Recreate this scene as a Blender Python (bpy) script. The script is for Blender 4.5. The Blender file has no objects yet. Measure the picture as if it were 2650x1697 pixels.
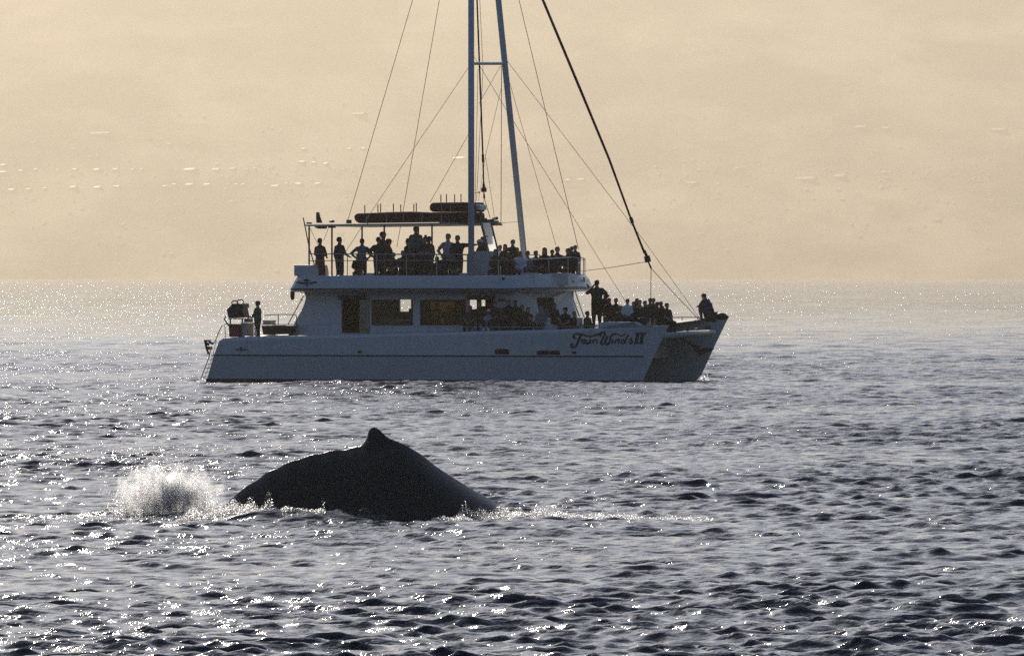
import bpy, bmesh, math, random
import numpy as np
from mathutils import Vector, Matrix, Euler

R = math.radians
random.seed(11)
SC = bpy.context.scene
COL = SC.collection

# ------------------------------------------------------------------ camera
# the photograph is 2650 x 1697; F is its focal length in those pixels
PW, PH = 2650.0, 1697.0
F = 18720.0
HOR = 718.0            # row of the true horizon
CAM_H = 3.778          # eye height over the sea
cam_data = bpy.data.cameras.new('camera')
cam = bpy.data.objects.new('camera', cam_data)
COL.objects.link(cam)
cam.location = (0, 0, CAM_H)
cam.rotation_euler = (R(90), 0, 0)
cam_data.sensor_width = 36.0
cam_data.lens = 36.0 * F / PW
cam_data.shift_y = (HOR - PH / 2) / PW
cam_data.clip_start = 1.0
cam_data.clip_end = 120000.0
SC.camera = cam

# ------------------------------------------------------------------ sky and sun
SUN_EL, SUN_AZ = 30.0, -12.0          # degrees; azimuth left of the view axis (+Y)
world = bpy.data.worlds.new('World')
SC.world = world
world.use_nodes = True
wn = world.node_tree
bg = wn.nodes['Background']
sky = wn.nodes.new('ShaderNodeTexSky')
sky.sky_type = 'NISHITA'
sky.sun_disc = False
sky.sun_elevation = R(SUN_EL)
sky.sun_rotation = R(SUN_AZ)
sky.altitude = 0
sky.air_density = 1.0
sky.dust_density = 1.2
sky.ozone_density = 6.0
wn.links.new(sky.outputs[0], bg.inputs[0])
bg.inputs[1].default_value = 0.105

sun_data = bpy.data.lights.new('sun', 'SUN')
sun_data.energy = 5.0
sun_data.angle = R(0.53)
sun_data.color = (1.0, 0.905, 0.77)
sun = bpy.data.objects.new('sun', sun_data)
COL.objects.link(sun)
sd = Vector((math.sin(R(SUN_AZ)) * math.cos(R(SUN_EL)), math.cos(R(SUN_AZ)) * math.cos(R(SUN_EL)), math.sin(R(SUN_EL))))
sun.rotation_euler = (-sd).to_track_quat('-Z', 'Y').to_euler()

SC.view_settings.view_transform = 'Standard'
SC.view_settings.look = 'None'
SC.view_settings.gamma = 1.0
SC.view_settings.use_curve_mapping = False
SC.view_settings.exposure = -0.12
SC.render.engine = 'CYCLES'
cy = SC.cycles
cy.max_bounces = 10
cy.diffuse_bounces = 8
cy.glossy_bounces = 3
cy.transparent_max_bounces = 12
cy.volume_bounces = 5
cy.sample_clamp_indirect = 6.0
cy.use_denoising = False

# ------------------------------------------------------------------ helpers
def link(o, parent=None):
    COL.objects.link(o)
    if parent is not None:
        o.parent = parent
    return o

def tag(o, label=None, cat=None, group=None, kind=None):
    if label: o['label'] = label
    if cat: o['category'] = cat
    if group: o['group'] = group
    if kind: o['kind'] = kind
    return o

def mesh_obj(name, me, mats, parent=None):
    if not isinstance(mats, (list, tuple)): mats = [mats]
    for m in mats:
        me.materials.append(m)
    return link(bpy.data.objects.new(name, me), parent)

def np_mesh(name, verts, faces4, smooth=True):
    """verts (n,3), faces (m,k) with k constant"""
    me = bpy.data.meshes.new(name)
    n, (m, k) = len(verts), faces4.shape
    me.vertices.add(n)
    me.vertices.foreach_set('co', np.ascontiguousarray(verts, dtype=np.float32).ravel())
    me.loops.add(m * k)
    me.loops.foreach_set('vertex_index', np.ascontiguousarray(faces4, dtype=np.int32).ravel())
    me.polygons.add(m)
    me.polygons.foreach_set('loop_start', np.arange(0, m * k, k, dtype=np.int32))
    me.polygons.foreach_set('loop_total', np.full(m, k, dtype=np.int32))
    me.polygons.foreach_set('use_smooth', np.full(m, smooth, dtype=bool))
    me.update(calc_edges=True)
    return me

def pbr(name, color, rough=0.6, metal=0.0, noise=0.0, nscale=4.0, bump=0.0, bscale=20.0, spec=0.5, coat=0.0):
    """Principled material whose colour and roughness are broken up by procedural noise"""
    m = bpy.data.materials.new(name)
    m.use_nodes = True
    nt = m.node_tree
    b = nt.nodes['Principled BSDF']
    b.inputs['Roughness'].default_value = rough
    b.inputs['Metallic'].default_value = metal
    b.inputs['Specular IOR Level'].default_value = spec
    b.inputs['Coat Weight'].default_value = coat
    b.inputs['Base Color'].default_value = (*color, 1)
    tc = nt.nodes.new('ShaderNodeTexCoord')
    if noise > 0:
        n = nt.nodes.new('ShaderNodeTexNoise'); n.inputs['Scale'].default_value = nscale; n.inputs['Detail'].default_value = 5
        nt.links.new(tc.outputs['Object'], n.inputs['Vector'])
        mx = nt.nodes.new('ShaderNodeMix'); mx.data_type = 'RGBA'
        mx.inputs[6].default_value = (*[c * (1 - noise) for c in color], 1)
        mx.inputs[7].default_value = (*[min(1, c * (1 + noise)) for c in color], 1)
        nt.links.new(n.outputs[0], mx.inputs[0]); nt.links.new(mx.outputs[2], b.inputs['Base Color'])
    if bump > 0:
        n2 = nt.nodes.new('ShaderNodeTexNoise'); n2.inputs['Scale'].default_value = bscale; n2.inputs['Detail'].default_value = 4
        nt.links.new(tc.outputs['Object'], n2.inputs['Vector'])
        bp = nt.nodes.new('ShaderNodeBump'); bp.inputs['Strength'].default_value = bump; bp.inputs['Distance'].default_value = 0.05
        nt.links.new(n2.outputs[0], bp.inputs['Height']); nt.links.new(bp.outputs[0], b.inputs['Normal'])
    return m

# ------------------------------------------------------------------ sea
def sea_material():
    m = bpy.data.materials.new('sea_water')
    m.use_nodes = True
    nt = m.node_tree
    b = nt.nodes['Principled BSDF']
    b.inputs['Base Color'].default_value = (0.006, 0.010, 0.020, 1)
    b.inputs['Roughness'].default_value = 0.055
    b.inputs['IOR'].default_value = 1.333
    tc = nt.nodes.new('ShaderNodeTexCoord')
    mp = nt.nodes.new('ShaderNodeMapping'); mp.inputs['Scale'].default_value = (0.8, 1.0, 1.0)
    nt.links.new(tc.outputs['Object'], mp.inputs['Vector'])
    def noise(scale, detail, rough):
        n = nt.nodes.new('ShaderNodeTexNoise'); n.inputs['Scale'].default_value = scale
        n.inputs['Detail'].default_value = detail; n.inputs['Roughness'].default_value = rough
        nt.links.new(mp.outputs[0], n.inputs['Vector']); return n
    # gusts ruffle the surface more in some patches than in others
    g1 = noise(0.045, 3, 0.6); g2 = noise(0.35, 2, 0.5)
    ad = nt.nodes.new('ShaderNodeMath'); ad.operation = 'ADD'
    nt.links.new(g1.outputs[0], ad.inputs[0]); nt.links.new(g2.outputs[0], ad.inputs[1])
    mr = nt.nodes.new('ShaderNodeMapRange'); mr.inputs[1].default_value = 0.75; mr.inputs[2].default_value = 1.25
    mr.inputs[3].default_value = 0.25; mr.inputs[4].default_value = 1.0
    nt.links.new(ad.outputs[0], mr.inputs[0])
    # ripples too small for the mesh: the mesh carries most of them near the shore camera, fewer out at sea
    sp = nt.nodes.new('ShaderNodeSeparateXYZ'); nt.links.new(tc.outputs['Object'], sp.inputs[0])
    lod = nt.nodes.new('ShaderNodeMapRange'); lod.inputs[1].default_value = 240; lod.inputs[2].default_value = 1100; lod.inputs[3].default_value = 0.26; lod.inputs[4].default_value = 1.35
    nt.links.new(sp.outputs[1], lod.inputs[0])
    stg = nt.nodes.new('ShaderNodeMath'); stg.operation = 'MULTIPLY'
    nt.links.new(mr.outputs[0], stg.inputs[0]); nt.links.new(lod.outputs[0], stg.inputs[1])
    n1 = noise(8.0, 3, 0.5)
    fine = nt.nodes.new('ShaderNodeMapRange'); fine.inputs[1].default_value = 80; fine.inputs[2].default_value = 900; fine.inputs[3].default_value = 0.50; fine.inputs[4].default_value = 1.35
    nt.links.new(sp.outputs[1], fine.inputs[0])
    fst = nt.nodes.new('ShaderNodeMath'); fst.operation = 'MULTIPLY'
    nt.links.new(mr.outputs[0], fst.inputs[0]); nt.links.new(fine.outputs[0], fst.inputs[1])
    bp = nt.nodes.new('ShaderNodeBump'); bp.inputs['Distance'].default_value = 0.085
    nt.links.new(fst.outputs[0], bp.inputs['Strength'])
    nt.links.new(n1.outputs[0], bp.inputs['Height'])
    n2 = noise(1.1, 2, 0.5)
    bp2 = nt.nodes.new('ShaderNodeBump'); bp2.inputs['Distance'].default_value = 0.30
    nt.links.new(stg.outputs[0], bp2.inputs['Strength'])
    nt.links.new(n2.outputs[0], bp2.inputs['Height']); nt.links.new(bp.outputs[0], bp2.inputs['Normal'])
    nt.links.new(bp2.outputs[0], b.inputs['Normal'])
    return m
M_SEA = sea_material()

rng = np.random.default_rng(5)
WAVES = []
def _octave(l0, l1, n, slope, spread, mean=-0.20):
    for i in range(n):
        lam = l0 * (l1 / l0) ** ((i + rng.random()) / n)
        k = 2 * math.pi / lam
        a = slope * math.sqrt(2.0 / n) / k
        th = mean + rng.normal(0, spread)          # 0 = crests across the view
        WAVES.append((lam, a, k * math.sin(th), -k * math.cos(th), rng.random() * 2 * math.pi))
_octave(0.18, 0.34, 30, 0.190, 0.62)
_octave(0.34, 0.62, 30, 0.215, 0.54)
_octave(0.62, 1.2, 22, 0.085, 0.48)
_octave(1.2, 2.4, 16, 0.046, 0.45)
_octave(2.4, 5.5, 12, 0.024, 0.45)
_octave(5.5, 16.0, 10, 0.014, 0.45)
_octave(16.0, 60.0, 8, 0.011, 0.40)

# the humps of water the whale pushes up: x, y, sx, sy, height
WHALE_Y = 114.6
def wx(px, Y=WHALE_Y): return (px - PW / 2) / F * Y
def wz(py, Y=WHALE_Y): return CAM_H - (py - HOR) / F * Y
HUMPS = [
    (wx(575), WHALE_Y - 0.8, 0.42, 0.5, 0.09), (wx(655), WHALE_Y - 0.9, 0.30, 0.4, 0.13), (wx(500), WHALE_Y - 0.2, 0.6, 0.6, 0.10),
    (wx(780), WHALE_Y - 2.0, 0.6, 0.45, 0.13), (wx(890), WHALE_Y - 2.1, 0.45, 0.4, 0.09), (wx(670), WHALE_Y - 1.9, 0.4, 0.45, 0.09),
    (wx(1190), WHALE_Y - 0.9, 0.22, 0.4, 0.12), (wx(1390), WHALE_Y - 0.2, 0.55, 0.6, 0.09), (wx(1600), WHALE_Y, 0.8, 0.6, 0.06),
    (wx(1750), WHALE_Y + 0.2, 0.6, 0.6, 0.05), (wx(300), WHALE_Y + 0.2, 0.7, 0.7, 0.06),
]
def sea_displace(X, Y, dx, dy):
    """Gerstner sum; a wave shorter than about 3 grid steps fades out. dx, dy broadcast with X"""
    Z = np.zeros_like(X); DX = np.zeros_like(X); DY = np.zeros_like(X)
    for lam, a, kx, ky, ph in WAVES:
        k = math.hypot(kx, ky)
        step = (np.abs(kx) * dx + np.abs(ky) * dy) / k
        fade = np.clip((lam / step - 2.0) / 0.9, 0, 1)
        if fade.max() <= 0: continue
        rows = np.where(fade.max(axis=1) > 0)[0]
        r0, r1 = rows[0], rows[-1] + 1
        p = (kx * X[r0:r1] + ky * Y[r0:r1] + ph).astype(np.float32)
        f = (fade[r0:r1] * a).astype(np.float32)
        Z[r0:r1] += f * np.cos(p)
        s = f * np.sin(p) * 0.95 / k
        DX[r0:r1] -= s * kx; DY[r0:r1] -= s * ky
    # wind gusts: calmer and rougher patches
    g = 1.0 + 0.20 * np.sin(X / 9.1 + Y / 23.0 + 1.0) * np.sin(Y / 14.3 - X / 17.0) + 0.15 * np.sin(X / 3.7 - Y / 6.9)
    Z *= g; DX *= g; DY *= g
    for hx, hy, sx, sy, hh in HUMPS:
        Z += hh * np.exp(-((X - hx) / sx) ** 2 - ((Y - hy) / sy) ** 2)
    return X + DX, Y + DY, Z - 0.055          # crests, not the mean level, meet the hulls

def sea_z(x, y):
    x = np.asarray(x, float)[None, :]; y = np.asarray(y, float)[None, :]
    st = np.full_like(x, .06)
    return sea_displace(x, y, st, st)[2][0]

def build_sea():
    core = np.linspace(-0.079, 0.079, 236)
    st = core[1] - core[0]
    out = [0.079]
    while out[-1] < 1.6:
        st *= 1.5; out.append(out[-1] + st)
    out = np.array(out[1:])
    t = np.concatenate([-out[::-1], core, out])
    rows = [20.0]
    while rows[-1] < 62: rows.append(rows[-1] * 1.02)
    while rows[-1] < 23000:
        y = rows[-1]
        rows.append(y + float(np.exp(np.interp(math.log(y), [math.log(q) for q in (62, 110, 200, 330, 520, 900, 1600, 4000, 20000)], [math.log(q) for q in (.064, .078, .098, .125, .45, 1.6, 5.0, 34, 170)]))))
    Yr = np.array(rows)
    T, Y = np.meshgrid(t, Yr)
    X = T * Y
    dt = np.gradient(t); dyr = np.gradient(Yr)
    x, y, z = sea_displace(X.astype(np.float64), Y.astype(np.float64), dt[None, :] * Yr[:, None], dyr[:, None] + 0 * X)
    nr, nc = X.shape
    v = np.stack([x, y, z], -1).reshape(-1, 3)
    i = (np.arange(nr - 1)[:, None] * nc + np.arange(nc - 1)[None, :]).ravel()
    f = np.stack([i, i + 1, i + nc + 1, i + nc], -1)
    me = np_mesh('sea', v, f)
    o = mesh_obj('sea', me, M_SEA)
    tag(o, kind='structure')
    # the open sea round and behind the camera, a little lower than the waves
    s = 45000.0
    me2 = np_mesh('open_sea', np.array([[-s, -9000, -0.9], [s, -9000, -0.9], [s, 45000, -0.9], [-s, 45000, -0.9]]), np.array([[0, 1, 2, 3]]))
    tag(mesh_obj('open_sea', me2, M_SEA), kind='structure')
    print('sea quads', len(f))
build_sea()

# ------------------------------------------------------------------ far hillside and the haze in front of it
def fbm(X, Y, seed, base, octs=5):
    r = np.random.default_rng(seed); out = np.zeros_like(X); amp = 1.0
    for o in range(octs):
        for j in range(5):
            th = r.random() * 2 * math.pi; k = 2 * math.pi / base * (2 ** o) * (0.8 + 0.5 * r.random())
            out += amp * np.sin(k * (X * math.cos(th) + Y * math.sin(th)) + r.random() * 6.28) / 2.2
        amp *= 0.5
    return out
SHORE = 18000.0
def hill_z(X, Y):
    s = np.clip((Y - SHORE - 300 * np.sin(X / 3100.0)) / 3800.0, -0.2, 1)
    base = np.where(s > 0, 905 * np.clip(s, 0, 1), s * 300)
    ridge = fbm(X, Y * 0.35, 3, 3600.0, 6)
    return np.maximum(base + 26 * ridge * np.clip(s * 3, 0, 1) * (1 - 0.6 * np.clip(s, 0, 1)), -1.4)
def build_hills():
    xs = np.linspace(-16000, 16000, 321); ys = np.concatenate([np.linspace(SHORE - 1200, SHORE + 4200, 200), [SHORE + 6500]])
    X, Y = np.meshgrid(xs, ys)
    Z = hill_z(X, Y); Z[-1, :] = -0.5
    print('hill top', Z.max())
    nr, nc = X.shape
    v = np.stack([X, Y, Z], -1).reshape(-1, 3)
    i = (np.arange(nr - 1)[:, None] * nc + np.arange(nc - 1)[None, :]).ravel()
    f = np.stack([i, i + 1, i + nc + 1, i + nc], -1)
    m = bpy.data.materials.new('dry_hillside'); m.use_nodes = True
    nt = m.node_tree; b = nt.nodes['Principled BSDF']; b.inputs['Roughness'].default_value = 0.95
    b.inputs['Specular IOR Level'].default_value = 0.1
    tc = nt.nodes.new('ShaderNodeTexCoord'); mp = nt.nodes.new('ShaderNodeMapping'); mp.inputs['Scale'].default_value = (0.0026, 0.0011, 0.003)
    n = nt.nodes.new('ShaderNodeTexNoise'); n.inputs['Scale'].default_value = 1.0; n.inputs['Detail'].default_value = 8; n.inputs['Roughness'].default_value = 0.6
    cr = nt.nodes.new('ShaderNodeValToRGB')
    cr.color_ramp.elements[0].position = 0.42; cr.color_ramp.elements[0].color = (0.035, 0.04, 0.02, 1)
    cr.color_ramp.elements[1].position = 0.60; cr.color_ramp.elements[1].color = (0.66, 0.50, 0.34, 1)
    nt.links.new(tc.outputs['Object'], mp.inputs['Vector']); nt.links.new(mp.outputs[0], n.inputs['Vector'])
    nt.links.new(n.outputs[0], cr.inputs[0]); nt.links.new(cr.outputs[0], b.inputs['Base Color'])
    tag(mesh_obj('hills', np_mesh('hills', v, f), m), kind='structure')
build_hills()

HAZE_DENSITY = 8.6e-5
def build_haze():
    bm = bmesh.new()
    bmesh.ops.create_cube(bm, size=1.0)
    lo, hi = Vector((-46000, -10000, -2.6)), Vector((46000, 46000, 1000.0))
    for v in bm.verts:
        v.co = Vector((lo.x if v.co.x < 0 else hi.x, lo.y if v.co.y < 0 else hi.y, lo.z if v.co.z < 0 else hi.z))
    me = bpy.data.meshes.new('haze'); bm.to_mesh(me); bm.free()
    m = bpy.data.materials.new('sea_haze'); m.use_nodes = True
    nt = m.node_tree
    nt.nodes.remove(nt.nodes['Principled BSDF'])
    pv = nt.nodes.new('ShaderNodeVolumePrincipled')
    pv.inputs['Color'].default_value = (0.575, 0.508, 0.405, 1)
    pv.inputs['Density'].default_value = HAZE_DENSITY
    pv.inputs['Anisotropy'].default_value = 0.60
    nt.links.new(pv.outputs[0], nt.nodes['Material Output'].inputs['Volume'])
    o = mesh_obj('haze', me, m)
    tag(o, kind='stuff')
build_haze()

# ------------------------------------------------------------------ the catamaran's own frame
# u forward, v to port (away from the camera), w up; the bow swings a little towards the camera
THETA = R(19.3)
CT, ST = math.cos(THETA), math.sin(THETA)
BY0 = 262.7
BX0 = (527.6 - PW / 2) / F * BY0
def L(px, py, v):
    """the point of the boat's plane v that is seen at (px, py) in the photograph, in boat coordinates"""
    k = (px - PW / 2) / F
    u = (k * (BY0 + v * CT) - BX0 - v * ST) / (CT + k * ST)
    Y = BY0 - u * ST + v * CT
    return Vector((u, v, CAM_H - (py - HOR) / F * Y))
def U(px, v, py=850): return L(px, py, v).x
def W(py, v, px=1100): return L(px, py, v).z

boat = link(bpy.data.objects.new('sailing_catamaran', None))
boat.location = (BX0, BY0, 0)
boat.rotation_euler = (0, 0, -THETA)
tag(boat, 'white two-decked tour catamaran under way with passengers lining both decks', 'catamaran')
BOAT_M = Matrix.Translation((BX0, BY0, 0)) @ Matrix.Rotation(-THETA, 4, 'Z')

M_WHITE = pbr('white_gelcoat', (0.50, 0.51, 0.525), 0.35, noise=0.10, nscale=0.9)
def streaks(m, dark):
    """runs of grime down the topsides and a slight waviness of the moulding"""
    nt = m.node_tree; b = nt.nodes['Principled BSDF']; src = b.inputs['Base Color'].links[0].from_socket
    tc = nt.nodes.new('ShaderNodeTexCoord'); mp = nt.nodes.new('ShaderNodeMapping'); mp.inputs['Scale'].default_value = (5.0, 5.0, 0.35)
    n = nt.nodes.new('ShaderNodeTexNoise'); n.inputs['Scale'].default_value = 1.0; n.inputs['Detail'].default_value = 6; n.inputs['Roughness'].default_value = 0.65
    nt.links.new(tc.outputs['Object'], mp.inputs['Vector']); nt.links.new(mp.outputs[0], n.inputs['Vector'])
    mr = nt.nodes.new('ShaderNodeMapRange'); mr.inputs[1].default_value = 0.50; mr.inputs[2].default_value = 0.78; mr.inputs[3].default_value = 0.0; mr.inputs[4].default_value = 0.55
    nt.links.new(n.outputs[0], mr.inputs[0])
    mx = nt.nodes.new('ShaderNodeMix'); mx.data_type = 'RGBA'; mx.inputs[7].default_value = (*dark, 1)
    nt.links.new(mr.outputs[0], mx.inputs[0]); nt.links.new(src, mx.inputs[6]); nt.links.new(mx.outputs[2], b.inputs['Base Color'])
    n2 = nt.nodes.new('ShaderNodeTexNoise'); n2.inputs['Scale'].default_value = 1.3; nt.links.new(tc.outputs['Object'], n2.inputs['Vector'])
    bp = nt.nodes.new('ShaderNodeBump'); bp.inputs['Strength'].default_value = 0.25; bp.inputs['Distance'].default_value = 0.05
    nt.links.new(n2.outputs[0], bp.inputs['Height']); nt.links.new(bp.outputs[0], b.inputs['Normal'])
streaks(M_WHITE, (0.40, 0.38, 0.33))
M_DECK = pbr('cream_deck', (0.55, 0.53, 0.48), 0.7, noise=0.12, nscale=3)
M_NAVY = pbr('navy_vinyl', (0.012, 0.016, 0.030), 0.45, noise=0.2)
M_BLACK = pbr('black_plastic', (0.012, 0.012, 0.012), 0.5, noise=0.3)
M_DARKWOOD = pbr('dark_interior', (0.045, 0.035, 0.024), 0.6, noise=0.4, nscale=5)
M_STEEL = pbr('stainless_tube', (0.42, 0.43, 0.42), 0.38, metal=0.8, noise=0.1)
M_DKSTEEL = pbr('weathered_tube', (0.10, 0.105, 0.085), 0.5, metal=0.2, noise=0.2)
M_MAST = pbr('grey_painted_mast', (0.38, 0.42, 0.46), 0.45, noise=0.12, nscale=2)
M_WIRE = pbr('rigging_wire', (0.20, 0.19, 0.16), 0.5, metal=0.2, noise=0.2)
M_SAIL = pbr('black_sail_cover', (0.012, 0.012, 0.014), 0.85, noise=0.3)
M_MAROON = pbr('maroon_canvas', (0.060, 0.014, 0.016), 0.85, noise=0.35, nscale=6, bump=0.6, bscale=8)
M_RED = pbr('dark_red_plastic', (0.16, 0.016, 0.022), 0.5, noise=0.2)
M_GREY = pbr('grey_panel', (0.34, 0.34, 0.31), 0.6, noise=0.15)
M_TAN = pbr('tan_highlight', (0.42, 0.30, 0.17), 0.8, noise=0.2)

def glass_mat(name, tint, alpha, rough=0.05):
    m = bpy.data.materials.new(name); m.use_nodes = True
    nt = m.node_tree; nt.nodes.remove(nt.nodes['Principled BSDF'])
    b = nt.nodes.new('ShaderNodeBsdfGlossy'); b.inputs['Color'].default_value = (.9, .9, .9, 1); b.inputs['Roughness'].default_value = rough
    tr = nt.nodes.new('ShaderNodeBsdfTransparent'); tr.inputs[0].default_value = (*[min(1, t * 1.0) for t in tint], 1)
    mx = nt.nodes.new('ShaderNodeMixShader'); mx.inputs[0].default_value = alpha
    nt.links.new(tr.outputs[0], mx.inputs[1]); nt.links.new(b.outputs[0], mx.inputs[2])
    nt.links.new(mx.outputs[0], nt.nodes['Material Output'].inputs['Surface'])
    return m
def translucent_mat(name, color, weight, rough=0.8, noise=0.25, nscale=4.0):
    m = pbr(name, color, rough, noise=noise, nscale=nscale)
    nt = m.node_tree; b = nt.nodes['Principled BSDF']
    t = nt.nodes.new('ShaderNodeBsdfTranslucent'); t.inputs[0].default_value = (*color, 1)
    mx = nt.nodes.new('ShaderNodeMixShader'); mx.inputs[0].default_value = weight
    nt.links.new(b.outputs[0], mx.inputs[1]); nt.links.new(t.outputs[0], mx.inputs[2])
    nt.links.new(mx.outputs[0], nt.nodes['Material Output'].inputs['Surface'])
    return m
M_GLASS = glass_mat('clear_glass', (0.93, 0.95, 0.93), 0.025)
M_VINYL = translucent_mat('clear_vinyl_screen', (0.95, 0.95, 0.93), 0.93, 0.3, noise=0.06, nscale=3.0)
M_GLOW_PANEL = translucent_mat('tan_glow_panel', (0.30, 0.255, 0.17), 0.5)

class MB:
    """collects simple shapes and links them as one mesh"""
    def __init__(s): s.v, s.f = [], []
    def add(s, vs, fs):
        o = len(s.v); s.v += [tuple(p) for p in vs]; s.f += [tuple(i + o for i in f) for f in fs]; return s
    def tube(s, pts, r, seg=6, cap=True):
        pts = [Vector(p) for p in pts]; n = len(pts)
        rs = r if isinstance(r, (list, tuple)) else [r] * n
        vs, fs = [], []
        for i, p in enumerate(pts):
            d = (pts[min(i + 1, n - 1)] - pts[max(i - 1, 0)]).normalized()
            a = d.cross(Vector((0, 0, 1)) if abs(d.z) < 0.95 else Vector((0, 1, 0))).normalized(); b = d.cross(a)
            for k in range(seg):
                t = 2 * math.pi * k / seg
                vs.append(p + (a * math.cos(t) + b * math.sin(t)) * rs[i])
        for i in range(n - 1):
            for k in range(seg):
                k2 = (k + 1) % seg
                fs.append((i * seg + k, i * seg + k2, (i + 1) * seg + k2, (i + 1) * seg + k))
        if cap:
            fs.append(tuple(range(seg - 1, -1, -1))); fs.append(tuple((n - 1) * seg + k for k in range(seg)))
        return s.add(vs, fs)
    def box(s, lo, hi):
        (x0, y0, z0), (x1, y1, z1) = lo, hi
        return s.add([(x0, y0, z0), (x1, y0, z0), (x1, y1, z0), (x0, y1, z0), (x0, y0, z1), (x1, y0, z1), (x1, y1, z1), (x0, y1, z1)],
                     [(0, 3, 2, 1), (4, 5, 6, 7), (0, 1, 5, 4), (1, 2, 6, 5), (2, 3, 7, 6), (3, 0, 4, 7)])
    def prism(s, poly, d, holes=()):
        """poly: list of 3D points (planar), pushed through by the vector d; holes likewise"""
        from mathutils.geometry import tessellate_polygon
        loops = [[Vector(p) for p in poly]] + [[Vector(p) for p in h] for h in holes]
        d = Vector(d); flat = [p for l in loops for p in l]
        tris = tessellate_polygon(loops)
        n = len(flat); vs = flat + [p + d for p in flat]
        fs = [tuple(t) for t in tris] + [tuple(i + n for i in reversed(t)) for t in tris]
        o = 0
        for l in loops:
            m = len(l)
            for i in range(m):
                j = (i + 1) % m; fs.append((o + i, o + j, o + j + n, o + i + n))
            o += m
        return s.add(vs, fs)
    def ball(s, c, r, seg=8, rings=5, sc=(1, 1, 1)):
        c = Vector(c); vs = [c + Vector((0, 0, r * sc[2]))]; fs = []
        for i in range(1, rings):
            a = math.pi * i / rings
            for k in range(seg):
                t = 2 * math.pi * k / seg
                vs.append(c + Vector((r * math.sin(a) * math.cos(t) * sc[0], r * math.sin(a) * math.sin(t) * sc[1], r * math.cos(a) * sc[2])))
        vs.append(c - Vector((0, 0, r * sc[2]))); e = len(vs) - 1
        for k in range(seg):
            k2 = (k + 1) % seg
            fs.append((0, 1 + k, 1 + k2)); fs.append((e, e - seg + k2, e - seg + k))
            for i in range(rings - 2):
                a, b = 1 + i * seg, 1 + (i + 1) * seg
                fs.append((a + k, b + k, b + k2, a + k2))
        return s.add(vs, fs)
    def grid(s, rows, close=False):
        n, m = len(rows), len(rows[0]); fs = []
        for i in range(n - 1):
            for j in range(m if close else m - 1):
                j2 = (j + 1) % m
                fs.append((i * m + j, i * m + j2, (i + 1) * m + j2, (i + 1) * m + j))
        return s.add([p for r in rows for p in r], fs)
    def build(s, name, mat, parent=None, smooth=False, bevel=0.0):
        me = bpy.data.meshes.new(name); me.from_pydata(s.v, [], s.f)
        bm = bmesh.new(); bm.from_mesh(me); bmesh.ops.recalc_face_normals(bm, faces=bm.faces)
        if bevel > 0:
            bmesh.ops.bevel(bm, geom=[e for e in bm.edges if len(e.link_faces) == 2 and e.calc_face_angle(0) > 0.5], offset=bevel, segments=2, affect='EDGES', profile=0.5)
        bm.to_mesh(me); bm.free()
        if smooth: me.shade_smooth()
        return mesh_obj(name, me, mat, parent)

def interp(x, xs, ys):
    return float(np.interp(x, xs, ys))

# ---- hulls: nine lines from stern to stem
HC = 0.95                       # centre line of the near hull
SHEER = [(577, 873.2, 0), (610, 871, 0), (743, 867.6, 0), (897, 864, 0), (1243, 855.5, 0), (1420, 851.5, 0), (1559, 847.5, .12), (1640, 844.5, .45), (1731, 841.5, .95)]
SH = [L(px, py, v) for px, py, v in SHEER]
def stem_u(py): return U(1660 + (1731 - 1660) * (988 - py) / (988 - 842), HC, py)
def breadth(s): return 1.0 if s < 0.62 else max(0.0, 1 - ((s - 0.62) / 0.38) ** 2.1)
NS = 40
SS = [(i / NS) ** 0.85 if i < NS else 1.0 for i in range(NS + 1)]
def hull_line(p0, pend, hb, wfun=None):
    out = []
    for s in SS:
        u = p0[0] + (pend[0] - p0[0]) * s
        w = wfun(u) if wfun else p0[1] + (pend[1] - p0[1]) * s
        out.append((u, hb * breadth(s), w))
    return out
wk = W(919.5, 0, 700)
def sheer_w(u): return interp(u, [p.x for p in SH], [p.z for p in SH])
lines = [
    hull_line((0.25, -0.55), (stem_u(988) - 0.5, -0.55), 0.35),
    hull_line((0.0, 0.0), (stem_u(988), 0.0), 0.74),
    hull_line((U(552, 0, 919), wk), (stem_u(922), W(922, HC, 1690)), 0.92),
    hull_line((U(567, 0, 881), 0), (stem_u(850), 0), 0.95, lambda u: sheer_w(u) - 0.10),
    hull_line((SH[0].x, 0), (stem_u(842), 0), 0.90, sheer_w),
]
def hull_v(u, w):
    """outer face of the near hull"""
    ws, vs = [], []
    for ln in lines:
        ws.append(interp(u, [p[0] for p in ln], [p[2] for p in ln])); vs.append(HC - interp(u, [p[0] for p in ln], [p[1] for p in ln]))
    return interp(w, ws, vs)
def on_hull(px, py, out=0.008):
    v = 0.1
    for _ in range(6):
        p = L(px, py, v); v = hull_v(p.x, p.z) - out
    return L(px, py, v)
BEAM_SHIFT = 7.0
VCENTRE = 4.45
HEEL = 0.031                    # she rolls a little towards the camera: the far side rides higher
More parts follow.
